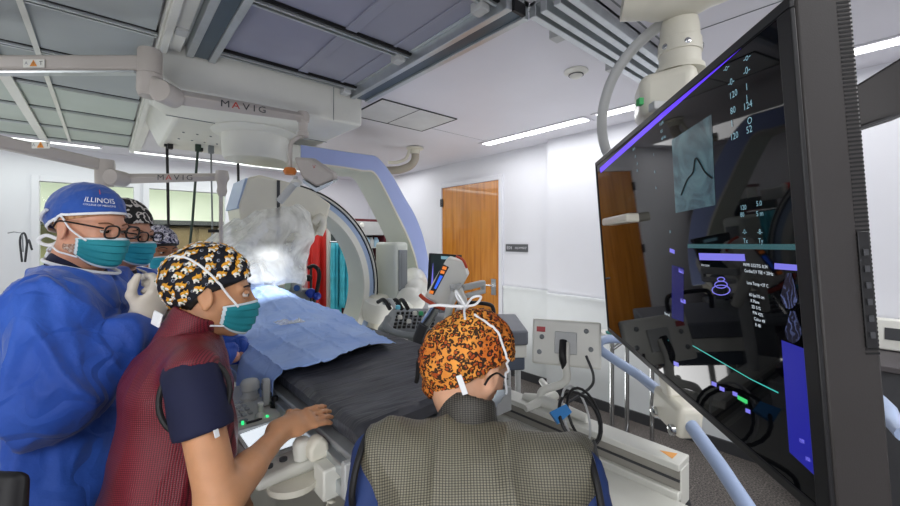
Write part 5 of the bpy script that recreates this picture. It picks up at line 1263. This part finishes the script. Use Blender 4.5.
# ---------- gowned staff ----------
def gowned(h, label, m_skin, byaw, Rarm, Larm, nbz=.185, hgt=0, seed=0, hi=True, Rhand=None, Lhand=None, m_mask=M_mask):
    p = root_person(h.T, label); T = h.T; f = V3(math.cos(math.radians(byaw)), math.sin(math.radians(byaw)), 0); l = V3(-f[1], f[0], 0); z = V3(0, 0, 1)
    hf = h.R[:, 0]*V3(1, 1, 0); nb = T-hf*.045-z*nbz; S1 = nb-l*.185-z*.052; S2 = nb+l*.185-z*.052
    pel = V3(nb[0], nb[1], .98)-f*.02
    B = h.prims()
    B += [Cap(T-hf*.035-z*.1, nb-z*.02, .055, .062, k=.03), Cap(S1, S2, .055, .055, k=.04), Cap(nb-z*.12, nb-z*.30, .105, .10, side=l, sc=1.5, k=.05), Cap(nb-z*.3, pel, .10, .115, side=l, sc=1.35, k=.05)]
    for S_, (e, w_) in ((S1, Rarm), (S2, Larm)): B += [Cap(S_, e, .05, .042, k=.03), Cap(e, w_, .042, .026, k=.02)]
    for hd in (Rhand, Lhand):
        if hd: B += hand(*hd[0], **hd[1])
    legs(B, pel, f, l)
    sdf_obj('body', B, m_skin, p, h=.0045)
    G = [Cap(S1+z*.005, S2+z*.005, .072, .072, k=.06), Cap(nb-z*.02-f*.01, nb-z*.08, .075, .11, side=l, sc=1.3, k=.06), Cap(nb-z*.10, nb-z*.34, .135, .14, side=l, sc=1.5, k=.06), Cap(nb-z*.34, pel+z*.02, .14, .155, side=l, sc=1.4, k=.06), Cap(pel, V3(pel[0], pel[1], .42), .165, .205, side=l, sc=1.35, k=.06)]
    for S_, (e, w_) in ((S1, Rarm), (S2, Larm)):
        wd = (w_-e)/np.linalg.norm(w_-e); G += [Cap(S_, e, .080, .082, k=.05), Cap(e, w_-wd*.04, .080, .050, k=.04)]
    nbc, up = nb+z*.005+f*.015, T-nb; up = up/np.linalg.norm(up)
    G.append(Ell(nbc+up*.06, (.082, .082, .07), k=.02, sub=True))
    sdf_obj('gown', G, M_gown, p, h=.008, cut=lambda Q: .40-Q[2], disp=folds(seed, .020, (6.5, 6.5, 3.0), amp2=.007))
    ringtube(nb+z*.046+f*.012, tuple(z*1.0+f*.28), tuple(f), .088, .090, .005).build('neck_trim', M_tie, p)
    sdf_obj('scrub_collar', [Cap(nb-z*.03, nb+z*.045-f*.005, .078, .069, k=.01)], M_navy, p, h=.006)
    for hd, (e, w_) in ((Rhand, Rarm), (Lhand, Larm)):
        if hd:
            wd = (w_-e)/np.linalg.norm(w_-e)
            sdf_obj('glove', [Cap(w_-wd*.055, w_-wd*.005, .040, .034, k=.01)]+[Cap(c.a, c.b, c.ra, c.rb, c.side, c.sc, c.k) for c in hand(*hd[0], **hd[1])], M_glove, p, h=.004, off=.0025)
            sdf_obj('cuff', [Cap(w_-wd*.085, w_-wd*.05, .050, .044, k=.01)], M_cuff, p, h=.005)
    shoes(p, pel, f, l, M_bind)
    return p
cap_lo = lambda fr, sd, bk: (lambda a: (lambda c: fr*max(0, c)**1.2+bk*max(0, -c)**.8+sd*(1-abs(c)))(math.cos(math.radians(a))))
def cap_puff(base, back, up=0, wr=.004, seed=0, bd=(-.8, 0, -.35)):
    bd = Vector(bd).normalized()
    def f(d):
        v = Vector(d); q = max(0, v.dot(bd)); return base+back*q**2+up*max(0, v.z)**2+wr*(1-2*abs(noise.noise(v*3.2+Vector((seed, 0, 0)))))+wr*.5*(1-2*abs(noise.noise(v*8+Vector((seed, 5, 0)))))
    return f
# surgeon in front
h1 = Head((-1.078, 1.19, 1.660), -6, 11, 0, .92)
p1 = gowned(h1, 'person with glasses, plain blue surgical cap and blue gown, nearest of the gowned staff', S_pink, 24,
            (V3(-.985, .99, 1.22), V3(-.905, 1.165, 1.385)), (V3(-1.05, 1.47, 1.2), V3(-.925, 1.27, 1.39)), seed=2, nbz=.165,
            Rhand=((V3(-.905, 1.165, 1.385), V3(.45, .28, .82), V3(-.75, .35, .3)), dict(curl=(.7, .8, .6), thumb=1, sc=1.02)),
            Lhand=((V3(-.925, 1.27, 1.39), V3(.55, -.35, .75), V3(-.3, -.85, .1)), dict(curl=(.8, .8, .6), thumb=-1, sc=1.02)))
lo1 = cap_lo(20, 6, -34)
c1 = h1.shell('surgical_cap', [M_capb, M_tie], p1, lo1, cap_puff(.009, .012, .008, .003, 3), mi=lambda j, q: 1 if j >= q-2 else 0)
h1.shell('hair', M_hairf, p1, lambda a: lo1(a)-9*(1-max(0, math.cos(math.radians(a)))), .0035)
def beard(k):
    n = k.new('ShaderNodeTexNoise', i_Scale=140.0, i_Detail=3.0); k.link(k.obj(), n.inputs['Vector'])
    r = k.ramp(n.outputs[0], [(.35, srgb('b5836a')), (.55, srgb('a58b7c')), (.7, srgb('c9beb4'))]); k.link(r.outputs[0], k.b.inputs['Base Color']); k.bump(n.outputs[0], .6, .002)
    a_ = k.ramp(n.outputs[0], [(.36, (.25, .25, .25)), (.55, (.95, .95, .95))]); k.link(a_.outputs[0], k.b.inputs['Alpha'])
M_beard = cmat('greying beard', beard, rough=.7)
for sgn in (1, -1): h1.shell('beard', M_beard, p1, lambda a: -62, .0022, c0=(0, 0, -.02), th=((-100, -30) if sgn < 0 else (30, 100)), n=24, q=14, top=lambda a: -12-16*abs(math.sin(math.radians(a)))**3, solid=.001)
mk = h1.mask(p1, M_mask, M_mtrim); eyes(h1, p1, mat('brown brow', '7a5238', .7), S_pink)
glasses(h1, p1, M_frame)
for s in (1, -1):
    h1.strap([(.060, s*.062, -.030), (.02, s*.08, -.008), (-.012, s*.088, .028), (-.035, s*.085, .006)], .010, mk, M_tie)
    h1.strap([(.040, s*.062, -.085), (.0, s*.07, -.075), (-.04, s*.07, -.07), (-.075, s*.03, -.075), (-.08, 0, -.078)], .012, mk, M_tie)
kn = h1.mb(); kn.tube(smooth_path([(-.10, -.01, -.06), (-.135, -.02, -.055), (-.145, -.03, -.075), (-.12, -.02, -.085), (-.10, 0, -.07)]), .006, n=6).tube(smooth_path([(-.10, 0, -.065), (-.13, .0, -.09), (-.155, .01, -.13)]), .006, n=6)
kn.build('cap_tie', M_tie, c1)
h1.strap([(-.05, -.085, .035), (-.085, -.06, .005), (-.11, 0, -.02)], .022, c1, M_tie, r=.005, name='cap_tie')
# lettering on the cap
def cap_text(h, cap, txt, size, th0, el, m, off, c0=(-.012, 0, .02), adv=1.0):
    V, Fs = text_mesh(txt, size); D = []
    for v in V:
        a = math.radians(th0)+v[0]/.098*adv; e = math.radians(el)+v[1]/.098; D.append((math.cos(e)*math.cos(a), math.cos(e)*math.sin(a), math.sin(e)))
    D = np.array(D); Vv = trace(skull(), np.tile(np.array(c0), (len(D), 1)), D, off); pymesh('lettering', h.w(Vv), Fs, m, cap, smooth=False)
cap_text(h1, c1, 'ILLINOIS', .021, -31, 39, M_tie, .0225); cap_text(h1, c1, 'COLLEGE OF MEDICINE', .0075, -31, 31, M_tie, .0215)
cap_text(h1, c1, 'I', .024, -31, 54, mat('orange logo', 'e0562a', .6, var=0), .0245)
# second surgeon
h2 = Head((-1.285, 1.57, 1.642), -6, 7, 0, .95)
p2 = gowned(h2, 'gowned person with glasses and black and white print cap, middle of the three gowned staff', S_pink, 15,
            (V3(-1.13, 1.62, 1.17), V3(-.96, 1.76, 1.1)), (V3(-1.2, 1.98, 1.18), V3(-.98, 1.86, 1.08)), seed=9)
c2 = h2.shell('surgical_cap', M_cap2, p2, cap_lo(20, 6, -34), cap_puff(.009, .012, .018, .003, 13))
mk2 = h2.mask(p2, M_mask2, M_mtrim); eyes(h2, p2, mat('brown brow', '7a5238', .7), S_pink); glasses(h2, p2, M_frame)
for s in (1, -1): h2.strap([(.060, s*.062, -.030), (.02, s*.08, -.008), (-.012, s*.088, .028)], .010, mk2, M_tie); h2.strap([(.040, s*.062, -.085), (.0, s*.07, -.075), (-.05, s*.07, -.06)], .011, mk2, M_tie)
# third
h3 = Head((-1.615, 2.2, 1.558), -24, 4, 0, 1.0)
p3 = gowned(h3, 'masked person with grey floral cap in blue gown, furthest of the three gowned staff', S_brown, 5,
            (V3(-1.42, 2.15, 1.12), V3(-1.2, 2.28, 1.12)), (V3(-1.45, 2.5, 1.12), V3(-1.2, 2.4, 1.12)), seed=5)
lo3_ = cap_lo(17, 4, -34)
c3_ = h3.shell('surgical_cap', M_cap3, p3, lo3_, cap_puff(.010, .02, .010, .004, 23)); h3.shell('hair', M_hairb, p3, lambda a: lo3_(a)-8, .0035)
mk3 = h3.mask(p3, M_mask2, M_mtrim); eyes(h3, p3, M_hairb, S_brown)
for s in (1, -1): h3.strap([(.060, s*.062, -.030), (.02, s*.08, -.008), (-.012, s*.088, .028)], .010, mk3, M_tie); h3.strap([(.040, s*.062, -.085), (.0, s*.07, -.075), (-.05, s*.07, -.06)], .011, mk3, M_tie)

# ---------- woman in the dark red apron ----------
h4 = Head((-.652, 1.09, 1.478), 27, 7, 0, .94)
p4 = root_person(h4.T, 'person in dark red apron and dog print cap reaching to the bedside console')
z = V3(0, 0, 1); f = V3(math.cos(math.radians(22)), math.sin(math.radians(22)), 0); l = V3(-f[1], f[0], 0)
nb = V3(-.695, 1.035, 1.357); SR = V3(-.580, .890, 1.318); SL = V3(-.745, 1.18, 1.32); ER = V3(-.49, .84, 1.065); WR = V3(-.452, 1.075, 1.108); EL = V3(-.76, 1.22, 1.04); WL = V3(-.68, 1.25, .84)
pel = V3(-.705, .985, .90)
HR = (WR, V3(.62, .72, .02), V3(-.12, .55, -.85)); HRk = dict(curl=(.10, .22, .18), thumb=1, sc=.96, tcurl=.25)
HL = (WL, V3(.2, .1, -1), V3(.6, -.6, 0)); HLk = dict(curl=(.3, .3, .3), thumb=1, sc=.94)
B = h4.prims()+[Cap(h4.T-f*.04-z*.09, nb+z*.01, .050, .056, k=.03), Cap(SR+l*.04, SL-l*.04, .038, .038, k=.01), Cap(nb-z*.1-f*.01, nb-z*.26-f*.02, .085, .085, side=l, sc=1.5, k=.05), Cap(nb-z*.26-f*.02, pel, .085, .11, side=l, sc=1.4, k=.05),
     Cap(SR, ER, .043, .042, k=.012), Cap(ER, WR, .043, .024, k=.02), Cap(ER+(WR-ER)*.12, ER+(WR-ER)*.4, .041, .036, k=.02), Cap(SL, EL, .046, .040, k=.03), Cap(EL, WL, .040, .025, k=.02)]
B += hand(*HR, **HRk)+hand(*HL, **HLk); legs(B, pel, f, l, off=.085, kz=.46)
sdf_obj('body', B, S_tan, p4, h=.004)
ax_ = (ER-SR)/np.linalg.norm(ER-SR); axL = (EL-SL)/np.linalg.norm(EL-SL)
slv = SR+ax_*.128
Vst = [Cap(nb-z*.015, nb-z*.10-f*.01, .062, .105, side=l, sc=1.15, k=.05), Cap(SR+l*.005+z*.010, SL-l*.005+z*.010, .060, .060, k=.05), Cap(nb-z*.12-f*.012, nb-z*.27-f*.01, .115, .122, side=l, sc=1.42, k=.06),
       Cap(nb-z*.27-f*.01, pel, .122, .15, side=l, sc=1.35, k=.06), Cap(pel, V3(pel[0]-.01, pel[1], .50), .155, .175, side=l, sc=1.3, k=.05),
       Cap(SR-l*.062-z*.03, SR-l*.075+ax_*.30, .062, .060, k=.012, sub=True), Cap(SL+l*.03, SL+l*.07+axL*.3, .072, .07, k=.015, sub=True), Ell(nb+z*.05+f*.01, (.064, .064, .06), k=.01, sub=True)]
sdf_obj('apron', Vst, M_redv, p4, h=.007, cut=lambda Q: .46-Q[2], disp=folds(31, .007, (5, 5, 2), amp2=.003))
scr_ = [Cap(SR, slv+ax_*.02, .057, .060, k=.02), Cap(SL, SL+axL*.14, .057, .060, k=.02), Cap(SR+l*.04, SL-l*.04, .050, .050, k=.02)]
def cutS(Q):
    d = sum((Q[i]-slv[i])*ax_[i] for i in range(3)); return d
o = sdf_obj('scrub_top', scr_, M_navy, p4, h=.006, cut=cutS, disp=folds(40, .003, (7, 7, 5), amp2=.0015))
MB(CAM).obox(tuple(slv-ax_*.014+V3(.050, -.034, 0)), (0.3, .95, 0), tuple(ax_), (1, -.3, 0), .005, .008, .0015).build('sleeve_label', M_tie, o)
b = ringtube(tuple(SR-l*.012+ax_*.050+z*.006), tuple(-l*1.0+V3(.1, 0, .25)), tuple(z), .078, .066, .006, wob=lambda a: -.006*math.cos(a))
b.build('armhole_binding', M_bind, p4)
cl4 = sdf_obj('thyroid_collar', [Cap(nb-z*.012-f*.004, nb+z*.052+f*.020, .068, .058, k=.01), Ell(nb+z*.104+f*.045, (.060, .056, .060), k=.008, sub=True)], M_redv, p4, h=.005)
MB(CAM).obox(tuple(nb+V3(-.028, -.058, .068)), tuple(V3(.85, -.35, -.25)), tuple(V3(.2, .1, 1)), tuple(V3(-.4, -.9, 0.1)), .016, .017, .003).build('white_tab', M_tie, cl4, bevel=.003)
ringtube(tuple(nb-z*.045-f*.02), tuple(z-f*.3), tuple(f), .098, .098, .007).build('neck_binding', M_bind, p4)
lo4 = cap_lo(17, 0, -58)
cap4 = h4.shell('surgical_cap', M_capn, p4, lo4, cap_puff(.008, .008, .006, .004, 33, bd=(-.85, 0, -.30)), n=110, q=44)
V4 = h4.last
# printed motif: small white and orange dogs and grey swirls on the cap fabric
pu4 = cap_puff(.008, .008, .006, .004, 33, bd=(-.85, 0, -.30))
def decal(h, cap, th, el, rot, shapes, puff, sc_=1.0, lift=.0030):
    for nm, m, poly_ in shapes:
        D = []; ca, sa = math.cos(rot), math.sin(rot)
        for (x, y) in poly_:
            x, y = (x*ca-y*sa)*sc_, (x*sa+y*ca)*sc_; e = math.radians(el)+y/.105; a = math.radians(th)+x/.105/max(.35, math.cos(math.radians(el))); D.append((math.cos(e)*math.cos(a), math.cos(e)*math.sin(a), math.sin(e)))
        D = np.array(D); of = np.array([puff(d) for d in D]); V = trace(skull(), np.tile(np.array((-.012, 0, .02)), (len(D), 1)), D, of+lift+.0004*shapes.index((nm, m, poly_)))
        decs.setdefault(nm, ([], [], m)); vv, ff, _ = decs[nm]; k0_ = len(vv); vv += [tuple(q) for q in h.w(V)]; ff.append(tuple(range(k0_, k0_+len(V))))
decs = {}
def ell_(cx_, cy_, rx, ry, n=12, a0=0): return [(cx_+rx*math.cos(2*math.pi*k/n+a0), cy_+ry*math.sin(2*math.pi*k/n+a0)) for k in range(n)]
Mo, Mw, Mg = mat('print orange', 'e0a030', .8, var=0), mat('print white', 'eeeae0', .8, var=0), mat('print green', '4f8a4a', .8, var=0)
dog = [('print_orange', Mo, ell_(0, .001, .0095, .0065)), ('print_orange', Mo, [(.004, .005), (.011, .006), (.0105, .013)]), ('print_orange', Mo, [(-.001, .006), (.004, .006), (.0015, .013)]), ('print_orange', Mo, ell_(.006, .004, .006, .0052)),
       ('print_white', Mw, ell_(-.002, -.003, .006, .0035)), ('print_white', Mw, ell_(.007, .0015, .0035, .0026)), ('print_white', Mw, [(-.007, -.003), (-.004, -.003), (-.004, -.010), (-.007, -.010)]), ('print_white', Mw, [(.001, -.003), (.004, -.003), (.004, -.010), (.001, -.010)]), ('print_green', Mg, [(.001, .001), (.005, -.002), (.003, -.003), (.0, -.001)])]
sw_ = [('print_grey', mat('print grey', '8f94a0', .8, var=0), ell_(0, 0, .0042, .0042)), ('print_navy', M_capn, ell_(.0005, 0, .0022, .0022))]
random.seed(11)
spots = []
for el in range(-54, 88, 13):
    nn_ = max(1, int(17*math.cos(math.radians(el)))); 
    for k in range(nn_):
        th = 360*k/nn_+(el*7 % 24)+random.uniform(-4, 4)
        if el < lo4(th)+8: continue
        decal(h4, cap4, th, el+random.uniform(-3, 3), random.uniform(-.6, .6), dog, pu4, random.uniform(1.12, 1.28)); decal(h4, cap4, th+180/nn_, el+8, 0, sw_, pu4)
me_ = cap4.data; vv0 = [tuple(v.co) for v in me_.vertices]; ff0 = [tuple(q.vertices) for q in me_.polygons]; mi0 = [0]*len(ff0)
for nm, (vv, ff, m) in decs.items():
    k0_ = len(vv0); vv0 += vv; ff0 += [tuple(i+k0_ for i in q) for q in ff]; me_.materials.append(m); mi0 += [len(me_.materials)-1]*len(ff)
mats_ = list(me_.materials); n_ = bpy.data.meshes.new('surgical_cap'); n_.from_pydata(vv0, [], ff0)
for m in mats_: n_.materials.append(m)
n_.polygons.foreach_set('material_index', mi0); n_.polygons.foreach_set('use_smooth', [True]*len(ff0)); cap4.data = n_; cap4.modifiers[0].thickness = .0012
h4.shell('hair', M_hairb, p4, lambda a: lo4(a)-14*(1-max(0, math.cos(math.radians(a)))), cap_puff(.004, .018, 0, .002, 3))
mk4 = h4.mask(p4, M_mask, M_mtrim); eyes(h4, p4, M_hairb, S_tan)
pf = cap_puff(.018, .036, .010, .004, 33, bd=(-.85, 0, -.30))
for s in (1, -1):
    h4.strap([(.062, s*.060, -.028), (.035, s*.078, .010), (-.01, s*.085, .055), (-.06, s*.065, .085), (-.10, s*.03, .085), (-.12, 0, .08)], lambda d: pu4(d)+.004 if d[2] > .25 else .0085+.012*max(0, d[2]), mk4, M_tie, r=.0032)
    h4.strap([(.040, s*.062, -.085), (.005, s*.07, -.082), (-.03, s*.07, -.080), (-.07, s*.04, -.085)], .009, mk4, M_tie)
shoes(p4, pel, f, l, M_bind, off=.085, kz=.46)
sdf_obj('trousers', [Cap(pel+l*.085*s, V3(*(pel+l*.085*s)[:2], .12)+f*.01, .095, .065, k=.02) for s in (1, -1)], M_navy, p4, h=.01)

# ---------- seated woman seen from behind ----------
h5 = Head((.058, .955, 1.318), 44, 26, 6, .93, nk=.15)
p5 = root_person(V3(.05, .6, 0), 'seated person in grey mesh apron and leopard print cap seen from behind')
f = V3(.10, .995, 0); l = V3(-.995, .10, 0)
nb = V3(.035, .865, 1.205); SL = V3(-.135, .835, 1.165); SR = V3(.235, .79, 1.155); EL = V3(-.17, .80, .90); ER = V3(.30, .74, .90); WL = V3(-.08, .99, .86); WR = V3(.32, .98, .84)
pel = V3(.06, .56, .60); mid = V3(.045, .70, 1.0)
B = h5.prims()+[Cap(h5.T+V3(-.03, -.06, -.06), nb, .050, .056, k=.03), Cap(SL, SR, .05, .05, k=.04), Cap(V3(.045, .80, 1.10), mid, .09, .09, side=l, sc=1.5, k=.05), Cap(mid, pel, .09, .115, side=l, sc=1.35, k=.05),
   Cap(SL, EL, .046, .041, k=.03), Cap(EL, WL, .040, .026, k=.02), Cap(SR, ER, .046, .041, k=.03), Cap(ER, WR, .040, .026, k=.02)]
B += hand(WL, V3(.3, .9, .1), V3(.2, 0, -1), curl=(.4, .5, .4), thumb=-1, sc=.95)+hand(WR, V3(-.2, .95, .1), V3(-.2, 0, -1), curl=(.4, .5, .4), thumb=1, sc=.95)
legs(B, pel, f, l, seat=True)
sdf_obj('body', B, S_fair, p5, h=.0042)
Vst = [Cap(nb+V3(0, -.01, -.03), V3(.045, .80, 1.10), .068, .11, side=l, sc=1.2, k=.05), Cap(SL-l*.0+z*.008, SR+l*.0+z*.008, .068, .068, k=.05), Cap(V3(.047, .79, 1.10), V3(.047, .70, .98), .115, .12, side=l, sc=1.52, k=.06),
       Cap(V3(.047, .70, .98), pel+z*.05, .12, .145, side=l, sc=1.35, k=.06), Cap(SL+l*.10, SL+l*.115-z*.3, .065, .07, k=.012, sub=True), Cap(SR-l*.10, SR-l*.115-z*.3, .065, .07, k=.012, sub=True), Ell(nb+V3(.01, .03, .045), (.058, .06, .055), k=.01, sub=True)]
sdf_obj('apron', Vst, M_greyv, p5, h=.006, disp=folds(77, .014, (6, 4, 3), amp2=.004))
sdf_obj('scrub_top', [Cap(SL+l*.02, EL, .052, .055, k=.03), Cap(SR-l*.02, ER, .052, .055, k=.03), Cap(SL-l*.05, SR+l*.05, .045, .045, k=.03), Cap(EL, WL, .058, .04, k=.03), Cap(ER, WR, .058, .04, k=.03)], M_navyb, p5, h=.007, disp=folds(50, .006, (7, 7, 5), amp2=.003))
for S_, s in ((SL, 1), (SR, -1)):
    ringtube(tuple(S_+l*s*.045-z*.022), tuple(l*s+z*.12), tuple(z), .072, .078, .007).build('armhole_binding', M_bind, p5)
cl5 = sdf_obj('thyroid_collar', [Cap(nb+V3(0, -.008, -.03), nb+V3(.004, .020, .034), .078, .064, k=.01), Ell(nb+V3(.02, .04, .085), (.052, .055, .05), k=.008, sub=True)], meshmat('dark collar weave', '1e1d1c', '55524a', 560), p5, h=.005)
ringtube(tuple(nb+V3(.0, -.012, -.028)), (0, .35, 1), (1, 0, 0), .088, .082, .008).build('neck_binding', M_bind, p5)
MB(CAM).obox((.025, .825, 1.318), (.35, .1, -1), (1, .1, .3), (0, -1, .2), .022, .006, .002).build('white_tab', M_tie, cl5, bevel=.001)
lo5 = (lambda a, g_=cap_lo(18, 2, -52): 9*max(0, math.cos(math.radians(a-270)))**2+g_(a)-20*max(0, math.cos(math.radians(a-140)))**2)
pu5 = cap_puff(.010, .042, .006, .006, 44, bd=(-.62, .45, -.62))
cap5 = h5.shell('surgical_cap', M_leo, p5, lo5, pu5, n=110, q=44)
h5.shell('hair', M_hairf, p5, lambda a: max(-78, lo5(a)-22*(1-max(0, math.cos(math.radians(a))))), .0045)
mk5 = h5.mask(p5, mat('pale mask', 'c9d3da', .7), M_mtrim); eyes(h5, p5, M_hairf)
for s in (1, -1):
    h5.strap([(.060, s*.062, -.028), (.03, s*.082, .005), (-.01, s*.088, .045), (-.05, s*.07, .085), (-.085, s*.02, .10)], lambda d: (pu5(d)+.005) if d[2] > .2 else .014, mk5, M_tie, r=.003)
    h5.strap([(.040, s*.062, -.085), (.005, s*.07, -.08), (-.03, s*.075, -.06), (-.05, s*.07, -.05)], .010, mk5, M_tie)
    h5.mb().tube(smooth_path([(.045, s*.079, .003), (.02, s*.082, .004), (-.01, s*.083, .006), (-.03, s*.083, -.010), (-.036, s*.082, -.03)]), .0028, n=8).build('spectacle_arm', M_frame, p5)
kq = Vector((-.105, .005, .125))
b = h5.mb(); b.ball(kq, .007, n=10)
for dl in (((-.015, .022, .02), (-.01, .045, .03), (.0, .036, .012)), ((-.012, -.022, .024), (0, -.036, .034), (.008, -.022, .014))):
    b.tube(smooth_path([kq]+[kq+Vector(v) for v in dl]+[kq]), .0030, n=8)
b.tube(smooth_path([kq, kq+Vector((-.015, .03, -.012)), kq+Vector((-.028, .065, -.022)), kq+Vector((-.04, .085, -.035))]), .004, n=8).tube(smooth_path([kq, kq+Vector((-.014, -.015, -.014)), kq+Vector((-.022, -.035, -.032))]), .003, n=8)
b.build('tie_bow', M_tie, mk5)
h5.strap([(-.10, .06, .03), (-.10, .085, -.02), (-.075, .10, -.06), (-.05, .09, -.08)], lambda d: pu5(d)+.004, cap5, M_bind, r=.006, name='cap_band')
shoes(p5, pel, f, l, M_bind, seat=True)
sdf_obj('trousers', [Cap(pel+l*.09*s-z*.03, pel+l*.09*s+f*.42-z*.07, .10, .075, k=.02) for s in (1, -1)]+[Cap(pel+l*.09*s+f*.42-z*.07, V3(*(pel+l*.09*s+f*.44)[:2], .13), .072, .055, k=.02) for s in (1, -1)], M_navy, p5, h=.01)
st = thing('stool', 'round black rolling stool under the person in the grey mesh apron', 'stool', W(.06, .56, 0))
MB(CAM).lathe((.06, .56, .40), (0, 0, 1), [(0, .16), (.01, .18), (.05, .185), (.075, .17), (.08, .1)]).build('seat', M_bind, st)
MB(CAM).cyl((.06, .56, .06), (.06, .56, .40), .03).build('post', M_chrome, st)
for k in range(5):
    a = 2*math.pi*k/5; lg = MB(CAM).bar((.06, .56, .085), (.06+.26*math.cos(a), .56+.26*math.sin(a), .07), .04, .025).build('leg', M_mgrey, st, bevel=.004)
    MB(CAM).ball((.06+.26*math.cos(a), .56+.26*math.sin(a), .03), .03, n=10).build('caster', M_black, lg)
# dark garment on a chair at the lower left
ch = thing('high_chair', 'dark high backed chair at the bottom left corner in front of the nearest blue gown', 'chair', W(-.9, .72, 0))
MB(CAM).hexa([(-.98, .60, .96), (-.74, .64, .96), (-.72, .68, .96), (-.98, .66, .96), (-.96, .62, 1.245), (-.715, .65, 1.235), (-.71, .68, 1.225), (-.96, .68, 1.24)]).build('backrest', M_bind, ch, bevel=.025, seg=3)
MB(CAM).box(-1.04, -.72, .42, .72, .72, .78).build('seat', M_bind, ch, bevel=.02)
for x, y in ((-1.01, .45), (-.75, .45), (-1.0, .66), (-.75, .66)): MB(CAM).cyl((x, y, 0.005), (x, y, .98 if y > .6 else .73), .013).build('leg', M_chrome, ch)
o = sdf_obj('purple_cloth', [Cap((-.88, .585, 1.12), (-.75, .62, 1.12), .035, .03, side=(0, 0, 1), sc=1.6)], mat('purple cloth', '4b3a5e', .8, var=.2), ch, h=.008, disp=folds(5, .01, (9, 9, 9)))
# ------------------------------------------------------------------ camera and light
cam = bpy.data.cameras.new('camera'); co = bpy.data.objects.new('camera', cam); COL.objects.link(co)
cam.sensor_width = 36; cam.lens = 36*F/900; cam.shift_y = -13/900; cam.clip_start = .02
co.location = (0, 0, CAMZ); fw = Vector((CX, CY, 0)); co.rotation_euler = fw.to_track_quat('-Z', 'Y').to_euler()
SC.camera = co
def area(name, loc, sx, sy, e, col=(1, 1, 1), tgt=None):
    l = bpy.data.lights.new(name, 'AREA'); l.shape = 'RECTANGLE'; l.size = sx; l.size_y = sy; l.energy = e; l.color = col
    o = bpy.data.objects.new(name, l); COL.objects.link(o); o.location = loc
    if tgt: o.rotation_euler = (Vector(tgt)-Vector(loc)).to_track_quat('-Z', 'Y').to_euler()
    return o
area('strip_lamp', (3.2, 1.8, H-.02), .25, 3.2, 15)
area('cove_lamp', (.4, 6.0, H-.06), 3.6, .25, 15, (.95, 1, .95))
area('room_fill', (-1.6, -1.2, H-.02), 1.6, 1.6, 75)  # added fill under the ceiling behind the camera, not a fixture of the room
area('room_fill', (1.6, -1.0, H-.02), 1.6, 1.2, 42)  # second added fill behind the camera
area('up_fill', (-1.5, -.8, .5), 1.2, 1.2, 45, tgt=(-1.2, -.2, 3))  # added uplight low behind the camera, brightens the ceiling
area('up_fill', (2.4, 2.9, .25), .8, 1.6, 22, tgt=(2.4, 2.9, 3))  # added uplight near the floor on the door side
area('up_fill', (-.9, 4.4, .3), 1.2, 1.6, 24, (.97, 1, .97), tgt=(-.9, 4.4, 3))  # added uplight near the floor towards the far wall
area('room_fill', (-1.4, 3.2, H-.07), 1.0, 1.8, 26)  # added fill over the left side of the room
area('room_fill', (2.9, 5.3, H-.02), 1.2, 1.2, 16)  # added fill to lighten the far corner by the door wall
area('room_fill', (1.9, 5.2, H-.02), 1.0, 1.0, 10)  # weaker added fill for the same corner
area('control_lamp', (.5, 8.0, 2.55), 3, 1.2, 70, (.95, 1, .9))
w = bpy.data.worlds.new('world'); SC.world = w; w.use_nodes = True
w.node_tree.nodes['Background'].inputs[0].default_value = (.9, .95, 1, 1); w.node_tree.nodes['Background'].inputs[1].default_value = .3
SC.view_settings.view_transform = 'Standard'; SC.view_settings.look = 'None'; SC.view_settings.exposure = -.1

sp = bpy.data.lights.new('lamp_beam', 'SPOT'); sp.energy = 58; sp.spot_size = math.radians(36); sp.spot_blend = .6; sp.shadow_soft_size = .06
so_ = bpy.data.objects.new('lamp_beam', sp); COL.objects.link(so_); q = Vector(P(318, 194, 2.4)); so_.location = q; so_.rotation_euler = (Vector((.76, 2.92, 1.2))-q).to_track_quat('-Z', 'Y').to_euler()
